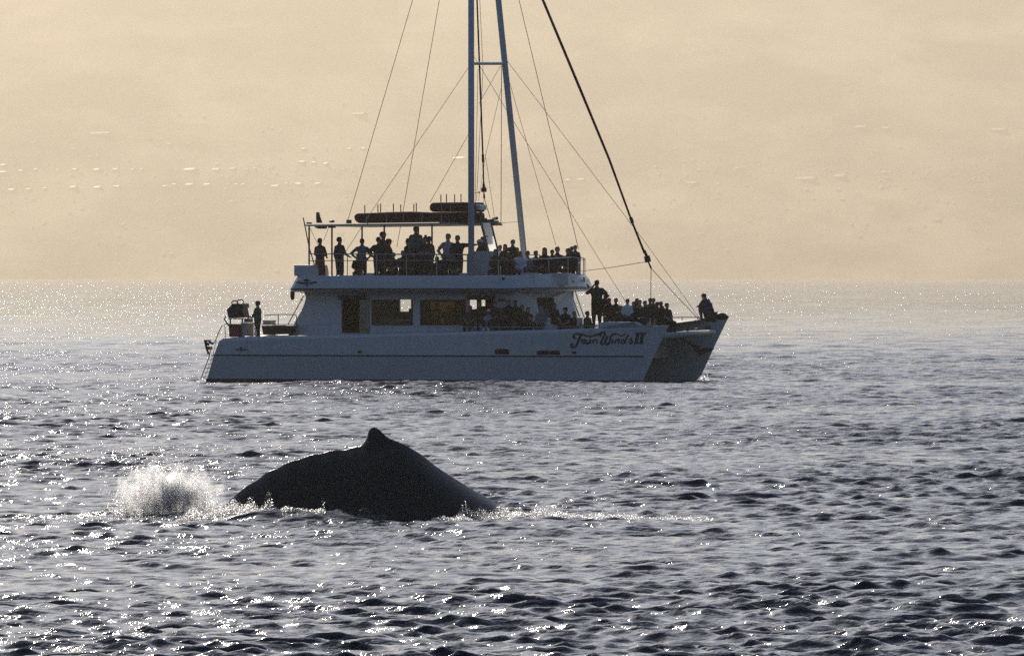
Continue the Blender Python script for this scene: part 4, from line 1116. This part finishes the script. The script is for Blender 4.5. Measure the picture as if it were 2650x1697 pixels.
P(1724.5, 784, 2.60, fd(1724, 2.60), 'sit', -30, 'lap', OLV, BK, label='last person seated at the bow end of the foredeck row', group=GF)
P(1836, 760, 7.9, L(1826, 828, 7.9).z, 'crouch', 165, 'knees', NV, NV, hat=('cap', BK), bulk=1.5, label='person hunched with raised knees alone on the far bow', group='crew')
P(667, 779, .9, fd(667, .9), 'stand', 175, 'rail', GRN, BK, hat=('cap', BK), label='person in a dark green shirt and cap standing at the stern grill', group='crew')
build_people()

# benches under the seated rows (parts of the boat)
def bench(px0, px1, v0, v1, floor):
    MB().box((U(px0, v0), v0, floor), (U(px1, v0), v1, floor + .44)).build('bench', M_DECK, boat, bevel=.02)
bench(915, 1205, 1.30, 1.75, FU)
bench(1275, 1385, 1.45, 1.85, FU); bench(1400, 1470, 2.6, 3.0, FU)
bench(1208, 1330, .86, 1.28, fd(1260, .9)); bench(1335, 1500, .86, 1.24, fd(1400, .9))
for v in (1.6, 2.5, 3.2): bench(1565 + (v - 1.6) * 15, 1680 + (v - 1.6) * 22, v, v + .38, fd(1620, v) - .12)

# ------------------------------------------------------------------ loose gear carried on the boat
def gear(name, label, cat):
    o = link(bpy.data.objects.new(name, None)); tag(o, label, cat); return o
def place_gear(root, at):
    """parts were built in boat coordinates: hang them under the root standing at `at`"""
    root.matrix_world = BOAT_M @ Matrix.Translation(at)
    for c in root.children: c.matrix_parent_inverse = Matrix.Translation(-Vector(at))
def bundle(name, label, poly, v0, dv, straps):
    root = gear(name, label, 'covered bundle')
    MB().prism([L(x, y, v0) for x, y in poly], (0, dv, 0)).build('canvas_cover', M_MAROON, root, bevel=.07)
    for x, y0, y1 in straps:
        MB().tube([L(x, y1, v0 - .012), L(x, (y0 + y1) / 2, v0 - .02), L(x + .4, y0, v0 + .01), L(x + .4, y0 - .4, v0 + dv * .5)], .016, 5).build('strap', M_GREY, root)
    place_gear(root, L(poly[0][0], poly[-1][1], v0 + dv / 2))
bundle('covered_bundle', 'long dark maroon canvas bundle lashed flat along the hard top', [(917, 555), (924, 552), (960, 551), (1010, 548.5), (1060, 547.5), (1110, 549.5), (1160, 549.5), (1219, 549), (1222, 573), (1150, 575.5), (1060, 576.5), (990, 577), (925, 577.5), (917, 570), (914.5, 562)], 3.2, 1.5, [(949, 552, 576), (1000, 549, 577), (1044, 548, 577), (1092, 549, 576), (1142, 550, 576)])
bundle('covered_bundle', 'short thick maroon canvas bundle stacked on the long one beside the mast', [(1112, 527), (1119, 524.5), (1150, 524), (1190, 523), (1221, 523), (1223, 548), (1180, 548.2), (1120, 548.4), (1112, 546), (1110, 538)], 3.2, 1.4, [(1143, 524.5, 548), (1166, 524, 548)])

g = gear('covered_grill', 'black hooded grill with two looped handles at the stern rail', 'grill')
MB().prism([L(x, y, .8) for x, y in [(586, 801), (596, 791.5), (600, 786), (629, 785), (630.5, 795), (626, 797.5), (631.5, 821.5), (590.5, 822.5)]], (0, .6, 0)).build('hood', M_BLACK, g, bevel=.02)
for cx, cy, rx, ry in ((607, 783.5, 7.2, 5.6), (621.8, 781.5, 7.8, 6.2)):
    pts = [L(cx + rx * math.cos(t), cy + ry * math.sin(t), .95) for t in np.linspace(0, 2 * math.pi, 15)]
    MB().tube(pts, .024, 6, cap=False).build('handle', M_BLACK, g)
MB().box(L(591, 826, .75), L(631, 822.5, 1.45)).build('grill_shelf', M_STEEL, g)
MB().tube([L(596, 839, 1), L(596, 825, 1)], .03).tube([L(627, 839, 1), L(627, 825, 1)], .03).build('stand', M_DKSTEEL, g)
place_gear(g, L(610, 870, 1.0))
g = gear('storage_bin', 'dark red bin standing below the black hooded grill', 'bin')
MB().prism([L(x, y, .62) for x, y in [(591, 841), (623, 841), (621, 871.5), (593, 872)]], (0, .5, 0)).build('bin_body', M_RED, g, bevel=.02)
MB().box(L(589, 842, .58), L(625, 838.5, 1.16)).build('lid', M_RED, g)
place_gear(g, L(607, 872, .8))
g = gear('serving_counter', 'grey cabinet with a worktop between the red bin and the stern crew member', 'counter')
MB().box(L(625, 869.5, .7), L(657, 838, 1.5)).build('cabinet', M_GREY, g, bevel=.01)
MB().box(L(623, 838, .66), L(659, 834.5, 1.55)).build('worktop', M_STEEL, g)
MB().box(L(631, 834, .8), L(655, 824, 1.4)).build('tray', M_DKSTEEL, g, bevel=.02)
place_gear(g, L(640, 869.5, 1.1))
g = gear('deck_chest', 'long dark brown chest with a sloping end under the aft side rail', 'chest')
MB().prism([L(x, y, .7) for x, y in [(676, 842), (690, 841), (758, 842), (745, 864.8), (680, 866)]], (0, .7, 0)).build('chest_body', pbr('brown_vinyl', (.045, .025, .016), .5, noise=.3, nscale=5), g, bevel=.03)
MB().prism([L(x, y, .68) for x, y in [(694, 844), (706, 841), (738, 841), (734, 844)]], (0, .74, 0)).build('top_highlight', M_TAN, g)  # tan highlight on the chest top, put in as a coloured strip
place_gear(g, L(715, 866, 1.0))
g = gear('equipment_box', 'low grey box behind the stern crew member on the aft deck', 'box')
MB().box(L(680, 866, 2.0), L(714, 829.5, 2.6)).build('box_body', M_GREY, g, bevel=.02)
MB().box(L(679, 831, 1.96), L(715, 828.5, 2.64)).build('lid', M_GREY, g)
place_gear(g, L(697, 866, 2.3))
g = gear('fender', 'white fender lying at the feet of the stern crew member', 'fender')
MB().tube([L(661, 868.5, .5), L(661.5, 862, .5), L(661, 854, .5), L(660.5, 850, .5)], [.06, .055, .035, .02], 8).build('fender_body', translucent_mat('white_rubber', (.8, .8, .8), .4), g, smooth=True)
MB().ball(L(660.3, 848.5, .5), .03).build('eyelet', M_WHITE, g)
place_gear(g, L(661, 868.5, .5))

# ------------------------------------------------------------------ whale
def build_whale():
    prof = [(540, 1352), (580, 1308), (607, 1281), (639, 1257), (686, 1225), (734, 1200), (781, 1183), (844, 1167), (895, 1160.6), (933, 1153.5), (952, 1149), (969, 1146), (985, 1144), (1009, 1142), (1030, 1144), (1050, 1150), (1091, 1175), (1129, 1206), (1176, 1236.5), (1224, 1266.5), (1271, 1292), (1303, 1314), (1340, 1345), (1380, 1380)]
    fin = [(925, 0), (938, 3), (945, 11), (950, 21), (953, 33), (957, 39), (962, 42), (968, 42.5), (974, 40), (981, 35), (990, 25), (998, 17), (1008, 9), (1020, 5), (1035, 2), (1050, 0)]
    Y = WHALE_Y - .35
    xs = np.concatenate([np.linspace(540, 915, 60), np.linspace(920, 1055, 90), np.linspace(1060, 1380, 60)])
    nphi = 72
    verts = []
    r = np.random.default_rng(2)
    for px in xs:
        zt = wz(np.interp(px, [p[0] for p in prof], [p[1] for p in prof]), Y)
        fh = np.interp(px, [p[0] for p in fin], [p[1] for p in fin]) / F * Y if 925 < px < 1050 else 0.0
        # knuckles of the spine along the tail stock
        if px < 925: zt += .010 * math.sin(px / 9.0) * min(1, (px - 600) / 60) if px > 600 else 0
        hw = np.interp(px, [540, 700, 950, 1150, 1380], [.22, .62, .95, .98, .80])
        bot = -1.1
        half = nphi // 2
        for k in range(nphi):
            if k < half:                      # over the back, from the far side to the near side
                q = 1 - 2 * (k + .5) / half; q = math.copysign(abs(q) ** 1.35, q); y = hw * q
                z = zt - (zt + .35) * (.48 * abs(q) + .52 * abs(q) ** 2.6) + fh * math.exp(-(y / .10) ** 2)
            else:                             # and back underneath
                q = -1 + 2 * (k - half + .5) / half; y = hw * q; z = -.35 + (bot + .35) * (1 - q * q)
            verts.append((wx(px, Y), Y + y, z))
    n = len(xs)
    i, k = np.meshgrid(np.arange(n - 1), np.arange(nphi), indexing='ij')
    k2 = (k + 1) % nphi
    f = np.stack([i * nphi + k, i * nphi + k2, (i + 1) * nphi + k2, (i + 1) * nphi + k], -1).reshape(-1, 4)
    me = np_mesh('humpback_whale', np.array(verts), f)
    bm = bmesh.new(); bm.from_mesh(me); bmesh.ops.holes_fill(bm, edges=[e for e in bm.edges if e.is_boundary]); bmesh.ops.recalc_face_normals(bm, faces=bm.faces); bm.to_mesh(me); bm.free()
    m = pbr('whale_skin', (.028, .023, .013), .24, noise=.5, nscale=5, bump=.22, bscale=26, spec=.35)
    o = mesh_obj('humpback_whale', me, m)
    tag(o, 'dark humpback whale arching its finned back out of the sea in the foreground', 'whale')
build_whale()

# ------------------------------------------------------------------ white water: real drops and flecks
def foam_mat():
    m = bpy.data.materials.new('white_water'); m.use_nodes = True
    nt = m.node_tree; b = nt.nodes['Principled BSDF']
    b.inputs['Base Color'].default_value = (.86, .88, .90, 1); b.inputs['Roughness'].default_value = .25
    t = nt.nodes.new('ShaderNodeBsdfTranslucent'); t.inputs[0].default_value = (.97, .97, .97, 1)
    g = nt.nodes.new('ShaderNodeBsdfRefraction'); g.inputs['Color'].default_value = (.97, .97, .97, 1); g.inputs['Roughness'].default_value = .5; g.inputs['IOR'].default_value = 1.7
    m1 = nt.nodes.new('ShaderNodeMixShader'); m1.inputs[0].default_value = .6
    nt.links.new(t.outputs[0], m1.inputs[1]); nt.links.new(g.outputs[0], m1.inputs[2])
    mx = nt.nodes.new('ShaderNodeMixShader'); mx.inputs[0].default_value = .88
    nt.links.new(b.outputs[0], mx.inputs[1]); nt.links.new(m1.outputs[0], mx.inputs[2])
    nt.links.new(mx.outputs[0], nt.nodes['Material Output'].inputs['Surface'])
    return m
M_FOAM = foam_mat()
def drops(name, P, Rr, label=None, seed=0):
    """a small cupped flake of white water at every point, turned every way"""
    P = np.asarray(P); n = len(P); r = np.random.default_rng(seed)
    o = np.array([(1, 0, 0), (.3, .95, .25), (-.8, .55, 0), (-.8, -.55, .25), (.3, -.95, 0)], float)
    f = np.array([(0, 1, 2), (0, 2, 3), (0, 3, 4)])
    q = r.normal(size=(n, 4)); q /= np.linalg.norm(q, axis=1)[:, None]
    w, x, y, z = q.T
    M = np.stack([np.stack([1 - 2 * (y * y + z * z), 2 * (x * y - z * w), 2 * (x * z + y * w)], -1), np.stack([2 * (x * y + z * w), 1 - 2 * (x * x + z * z), 2 * (y * z - x * w)], -1), np.stack([2 * (x * z - y * w), 2 * (y * z + x * w), 1 - 2 * (x * x + y * y)], -1)], 1)
    loc = np.einsum('nij,kj->nki', M, o) * np.asarray(Rr)[:, None, None]
    v = loc + P[:, None, :]
    F3 = (f[None] + 5 * np.arange(n)[:, None, None]).reshape(-1, 3)
    ob = mesh_obj(name, np_mesh(name, v.reshape(-1, 3), F3, smooth=False), M_FOAM); tag(ob, label, kind='stuff'); return ob
rg = np.random.default_rng(8)
def splash_cloud():
    P, Rr = [], []
    Yc = WHALE_Y + .15
    # ballistic fans thrown up from a few points of the tail's wake
    jets = [(318, .16, -.35, 500), (340, .26, -.30, 900), (365, .44, -.22, 1500), (390, .55, -.10, 2100), (412, .62, -.05, 2400), (436, .60, .03, 2400), (460, .52, .10, 2200), (485, .55, .12, 2100), (510, .42, .20, 1500), (536, .26, .30, 800), (560, .14, .35, 400)]
    for _ in range(46):      # torn threads shooting out of the main burst
        px = rg.normal(432, 55); jets.append((px, rg.uniform(.45, .98) * math.exp(-((px - 430) / 120) ** 2), rg.normal((px - 432) / 300, .16), int(rg.uniform(120, 420))))
    for k, (px, h, lean, n) in enumerate(jets):
        n = int(n * (1.25 if k < 11 else 2.2))
        t = rg.beta(1.3, 1.0, n) if k < 11 else rg.beta(1.8, 1.1, n)
        w = (.11 if k < 11 else .018) * (.5 + t)
        x = wx(px) + lean * h * t * (1 + .5 * t) + rg.normal(0, 1, n) * w
        z = h * t * (0.80 + .34 * rg.random(n)) - .04
        y = Yc + rg.normal(0, .11, n) + (0 if k < 11 else rg.normal(0, .15))
        P.append(np.stack([x, y, z], -1)); Rr.append((.0028 + .0095 * rg.random(n) ** 2.6) * (1.15 - .5 * t))
    # blobs that flew clear
    n = 260
    x = wx(432) + rg.normal(0, .55, n); z = np.abs(rg.normal(.35, .35, n)); y = Yc + rg.normal(0, .25, n)
    P.append(np.stack([x, y, z], -1)); Rr.append(.006 + .012 * rg.random(n) ** 2)
    # fine mist above
    n = 5200
    x = wx(430) + rg.normal(.03, .36, n); z = .45 + np.abs(rg.normal(0, .30, n)); y = Yc + rg.normal(0, .2, n)
    P.append(np.stack([x, y, z], -1)); Rr.append(.0026 + .004 * rg.random(n) ** 2)
    drops('whale_spray', np.concatenate(P), np.concatenate(Rr), 'burst of white spray thrown up behind the whale', seed=1)
splash_cloud()
def spray_mist():
    """the fog of finest droplets inside the burst"""
    c = Vector((wx(430), WHALE_Y + .15, .22)); rx, ry, rz = 1.06, .34, .84
    me = MB().ball((0, 0, 0), 1.0, 20, 12).build('spray_mist', [])
    o = me; o.location = c; o.scale = (rx, ry, rz)
    m = bpy.data.materials.new('droplet_mist'); m.use_nodes = True; nt = m.node_tree; nt.nodes.remove(nt.nodes['Principled BSDF'])
    tc = nt.nodes.new('ShaderNodeTexCoord')
    ln = nt.nodes.new('ShaderNodeVectorMath'); ln.operation = 'LENGTH'; nt.links.new(tc.outputs['Object'], ln.inputs[0])
    n = nt.nodes.new('ShaderNodeTexNoise'); n.inputs['Scale'].default_value = 2.6; n.inputs['Detail'].default_value = 5; n.inputs['Roughness'].default_value = .65
    mp = nt.nodes.new('ShaderNodeMapping'); mp.inputs['Scale'].default_value = (1.5, 1.0, .8); nt.links.new(tc.outputs['Object'], mp.inputs['Vector']); nt.links.new(mp.outputs[0], n.inputs['Vector'])
    # density = max(0, 2.6 * noise - 0.75 - 1.15 * r) * K
    a1 = nt.nodes.new('ShaderNodeMath'); a1.operation = 'MULTIPLY_ADD'; a1.inputs[1].default_value = 2.6; a1.inputs[2].default_value = -.62; nt.links.new(n.outputs[0], a1.inputs[0])
    a2 = nt.nodes.new('ShaderNodeMath'); a2.operation = 'MULTIPLY_ADD'; a2.inputs[1].default_value = -1.05; nt.links.new(ln.outputs['Value'], a2.inputs[0]); nt.links.new(a1.outputs[0], a2.inputs[2])
    a3 = nt.nodes.new('ShaderNodeMath'); a3.operation = 'MAXIMUM'; a3.inputs[1].default_value = 0.0; nt.links.new(a2.outputs[0], a3.inputs[0])
    a4 = nt.nodes.new('ShaderNodeMath'); a4.operation = 'MULTIPLY'; a4.inputs[1].default_value = 48.0; nt.links.new(a3.outputs[0], a4.inputs[0])
    pv = nt.nodes.new('ShaderNodeVolumePrincipled'); pv.inputs['Color'].default_value = (.99, .99, .99, 1); pv.inputs['Anisotropy'].default_value = .68
    nt.links.new(a4.outputs[0], pv.inputs['Density']); nt.links.new(pv.outputs[0], nt.nodes['Material Output'].inputs['Volume'])
    o.data.materials.append(m)
    tag(o, 'white mist of fine droplets inside the spray behind the whale', kind='stuff')
spray_mist()
def low_foam():
    P, Rr = [], []
    def band(px0, px1, n, top, yoff=0.0, ys=.12, base=0.0, rmax=.012, pw=1.6):
        x = rg.random(n); pxs = px0 + (px1 - px0) * x
        clump = .55 + .45 * np.sin(pxs / 11.0) * np.sin(pxs / 27.0 + 1)
        y = WHALE_Y + yoff + rg.normal(0, ys, n); xw = wx(pxs)
        ends = np.clip(np.minimum(x, 1 - x) * 9, .15, 1)
        z = sea_z(xw, y) + .004 + max(base, 0) + top * clump * ends * rg.random(n) ** pw
        P.append(np.stack([xw, y, z], -1)); Rr.append(.0035 + (rmax - .0035) * rg.random(n) ** 2.0)
    # right hand side trail
    band(1185, 1480, 14000, .13, -.55, .22, .0, .012, 2.2); band(1260, 1430, 4200, .22, -.5, .18, .0, .011, 2.2); band(1440, 1660, 10000, .10, -.45, .24, .0, .012, 2.2)
    band(1600, 1850, 3600, .06, -.4, .24, .0, .012, 2.2); band(1270, 1760, 1500, .32, -.4, .24, .02, .006, 2.6)
    band(1120, 1225, 3600, .10, -1.75, .16, .0, .012, 2.2); band(1190, 1330, 1500, .28, -1.1, .16, 0, .007, 2.0)
    # left: breaking water over the tail stock
    band(596, 740, 5200, .26, -1.2, .20, .0, .010, 2.0); band(640, 715, 900, .40, -1.1, .12, .0, .008, 1.6); band(470, 690, 13000, .16, -1.1, .34, .0, .012, 2.2); band(280, 580, 5000, .08, -.7, .45, .0, .012, 2.2)
    band(40, 330, 1800, .03, -.4, .6, 0, .011, 2); band(735, 850, 1500, .06, -1.9, .16, .0, .012, 2)
    # droplets along the flank
    band(925, 1020, 900, .20, -1.72, .10, 0, .007, 2.0); band(839, 849, 60, .28, -1.75, .03, .0, .008, 1.0)
    drops('wake_foam', np.concatenate(P), np.concatenate(Rr), 'broken white foam either side of the whale', seed=2)
    # flecks of foam lying on the water
    n = 0
low_foam()
def bow_splash():
    P, Rr = [], []
    for px, py, v, n, h, w in ((1821, 979, 7.95, 420, .20, .10), (1662, 990, .95, 120, .05, .12), (523, 986, .5, 200, .08, .10)):
        c = BOAT_M @ L(px, py, v)
        z = np.abs(rg.normal(0, h * .5, n)); x = c.x + rg.normal(0, w, n) * (1 - .5 * np.clip(z / h, 0, 1)); y = c.y + rg.normal(0, .12, n)
        P.append(np.stack([x, y, z], -1)); Rr.append(.008 + .016 * rg.random(n))
    # broken lace of foam along the near waterline
    n = 1500; uu = rg.random(n) * 16.0 + .2
    keep = (np.sin(uu * 2.1) + np.sin(uu * 5.3 + 1) + rg.normal(0, .8, n)) > .5; uu = uu[keep]
    q = np.array([tuple(BOAT_M @ Vector((u, hull_v(u, 0.0) - .06 - abs(rg.normal(0, .22)), 0))) for u in uu])
    q[:, 2] = sea_z(q[:, 0], q[:, 1]) + .01 + .02 * rg.random(len(q))
    P.append(q); Rr.append(.006 + .012 * rg.random(len(q)) ** 2)
    drops('bow_wave_foam', np.concatenate(P), np.concatenate(Rr), 'small white splash at the stems of the boat', seed=3)
bow_splash()

# ------------------------------------------------------------------ houses far up the hazy hillside
M_ROOF = [pbr('sheet_roof_bright', (.34, .33, .31), .64, metal=1.0, noise=.1), pbr('sheet_roof_dull', (.27, .26, .245), .76, metal=1.0, noise=.1)]
M_HWALL = pbr('house_wall', (.42, .38, .32), .9, noise=.1)
def hill_hit(px, py):
    """where the view ray through a photograph pixel meets the hillside"""
    Ys = np.arange(SHORE - 900, SHORE + 4200, 4.0)
    X = (px - PW / 2) / F * Ys; Z = CAM_H - (py - HOR) / F * Ys
    g = hill_z(X, Ys); i = np.argmax(g >= Z)
    return X[i], Ys[i], max(Z[i], .5)
hx, hy, hz = (sd + Vector((0, -1, 0))).normalized()
GLINT_AZ = math.atan2(hy, hx); GLINT_TILT = math.acos(hz)
rh = random.Random(3)
def house(px, py, wpx, label, group, bright):
    x, y, z = hill_hit(px, py)
    ln = max(7.0, wpx * y / F); dp = max(7.0, min(ln * .6, 22.0)); h = 4.2
    yaw = GLINT_AZ + math.pi / 2 + R(rh.uniform(-7, 7)); tilt = GLINT_TILT + R(rh.uniform(-5, 5))
    root = link(bpy.data.objects.new('hillside_house', None)); root.location = (x, y, z); root.rotation_euler = (0, 0, yaw)
    tag(root, label, 'house', group)
    MB().box((-ln / 2, -dp / 2, -1.2), (ln / 2, dp / 2, h)).build('wall', M_HWALL, root)
    ov = .5; rise = math.tan(tilt) * (dp / 2 + ov)
    e = h + .05
    # local +y side faces the glint (towards the camera)
    vs = [(-ln / 2 - ov, dp / 2 + ov, e), (ln / 2 + ov, dp / 2 + ov, e), (ln / 2 + ov, 0, e + rise), (-ln / 2 - ov, 0, e + rise), (ln / 2 + ov, -dp / 2 - ov, e), (-ln / 2 - ov, -dp / 2 - ov, e)]
    MB().add(vs, [(0, 1, 2, 3), (3, 2, 4, 5), (0, 3, 5), (1, 4, 2)]).build('roof', M_ROOF[0 if bright else 1], root)
    return root
HG = 'houses on the far hillside'
ROWS = [
    ('roof in the lower glinting row on the left hillside', 'lower row of hillside houses', 1, [(32, 496, 24), (75, 494, 16), (192, 489.5, 26), (254, 489.5, 26), (304, 487, 20), (428, 486, 16), (492, 482.6, 26), (537, 482.6, 22), (452, 481, 14), (713, 486, 22), (773, 481, 26), (823, 480, 18), (688, 482, 8), (742, 479, 8), (118, 491, 9), (612, 481, 10), (630, 481, 8)]),
    ('roof in the upper glinting row on the left hillside', 'upper row of hillside houses', 1, [(9, 450, 24), (9, 432, 20), (55, 446, 16), (194, 443, 16), (252, 443.7, 24), (300, 443, 18), (494, 443.7, 38), (560, 443.7, 24), (603, 441, 16), (148, 444, 9), (345, 442, 7), (366, 442, 7), (640, 441, 6), (660, 440, 6), (92, 442, 10)]),
    ('roof scattered above the glinting rows on the left hillside', 'scattered houses on the left of the hillside', 0, [(215, 187, 5), (261, 210, 5), (118, 306, 6), (366, 311, 10), (464, 300, 6), (528, 306, 8), (737, 302, 7), (435, 338, 6), (462, 334, 6), (439, 377, 20), (485, 377, 8), (606, 377, 9), (48, 401, 9), (236, 409, 12), (254, 407, 10), (704, 336, 7), (727, 345, 10), (812, 409, 8), (876, 447, 6), (258, 350, 80), (929, 300, 56), (680, 342, 8), (390, 362, 6)]),
    ('roof on the hazy hillside above the hard top', 'houses beyond the stern of the boat', 1, [(903, 389, 14), (940, 388, 14), (787, 389, 14), (782, 423, 20), (812, 425, 14), (844, 428, 18)]),
    ('roof low on the left shore below the glinting rows', 'low houses near the left shore', 0, [(445, 661, 14), (423, 661, 12), (161, 673, 8), (717, 704, 16), (623, 635, 9), (702, 633, 10), (213, 543, 8), (181, 555, 6), (312, 586, 8), (324, 592, 7), (307, 614, 8), (318, 633, 8), (240, 639, 6), (254, 633, 7)]),
    ('roof seen through the rigging near the mast', 'houses behind the rigging', 1, [(1191, 414, 38), (1470, 470, 14), (1504, 469, 18)]),
    ('roof on the hazy hillside right of the forestay', 'houses right of the boat', 0, [(1792, 478, 34), (1772, 421, 6), (1790, 421, 6), (1744, 519, 6), (1858, 480, 10), (1897, 484, 14), (1932, 483, 9), (2087, 467, 70), (2176, 461, 40), (2088, 495, 9), (2229, 334, 34), (2294, 336, 22), (2587, 341, 44), (2181, 520, 12), (2565, 522, 12), (2519, 469, 10), (1800, 649, 18), (1881, 649, 12), (2205, 585, 7), (2244, 583, 7), (2227, 615, 8), (2427, 573, 20), (1933, 571, 6), (2527, 599, 8), (2392, 540, 8), (1760, 470, 8), (2140, 548, 6)]),
]
ORD = 'first second third fourth fifth sixth seventh eighth ninth tenth eleventh twelfth thirteenth fourteenth fifteenth sixteenth seventeenth eighteenth nineteenth twentieth'.split() + ['twenty-' + w for w in 'first second third fourth fifth sixth seventh eighth ninth'.split()]
for label, group, bright, spots in ROWS:
    for k, (px, py, wpx) in enumerate(sorted(spots)):
        size = 'tiny' if wpx < 9 else 'small' if wpx < 18 else 'broad' if wpx < 40 else 'very long'
        house(px, py, wpx, f'{size} {label}, {ORD[k]} from the left', group, bright)

def far_village():
    # roofs too small to tell apart: one sprinkle of tiny gables over the lower slopes
    mb = MB(); r = random.Random(17)
    for k in range(420):
        px = r.uniform(-300, 2950); py = min(700, max(170, r.gauss(470, 95)))
        if r.random() < .45: py = 440 + r.choice((0, 45, 90, 20)) + r.gauss(0, 7)
        x, y, z = hill_hit(px, py)
        a = GLINT_AZ + math.pi / 2 + R(r.uniform(-16, 16)); c, s = math.cos(a), math.sin(a)
        ln = r.uniform(2.5, 6.5) * (2.2 if r.random() < .12 else 1); dp = r.uniform(2.5, 4.5); e = z + 3.4; rise = math.tan(GLINT_TILT + R(r.uniform(-9, 9))) * dp
        def g(u, v, w): return (x + u * c - v * s, y + u * s + v * c, w)
        mb.add([g(-ln, dp, e), g(ln, dp, e), g(ln, 0, e + rise), g(-ln, 0, e + rise), g(ln, -dp, e), g(-ln, -dp, e)], [(0, 1, 2, 3), (3, 2, 4, 5), (0, 3, 5), (1, 4, 2)])
        mb.add([g(-ln, dp, z - 1), g(ln, dp, z - 1), g(ln, dp, e), g(-ln, dp, e)], [(0, 1, 2, 3)])
    tag(mb.build('far_village', M_ROOF[1]), 'sprinkle of tiny pale roofs over the hazy hillside', kind='stuff')
far_village()
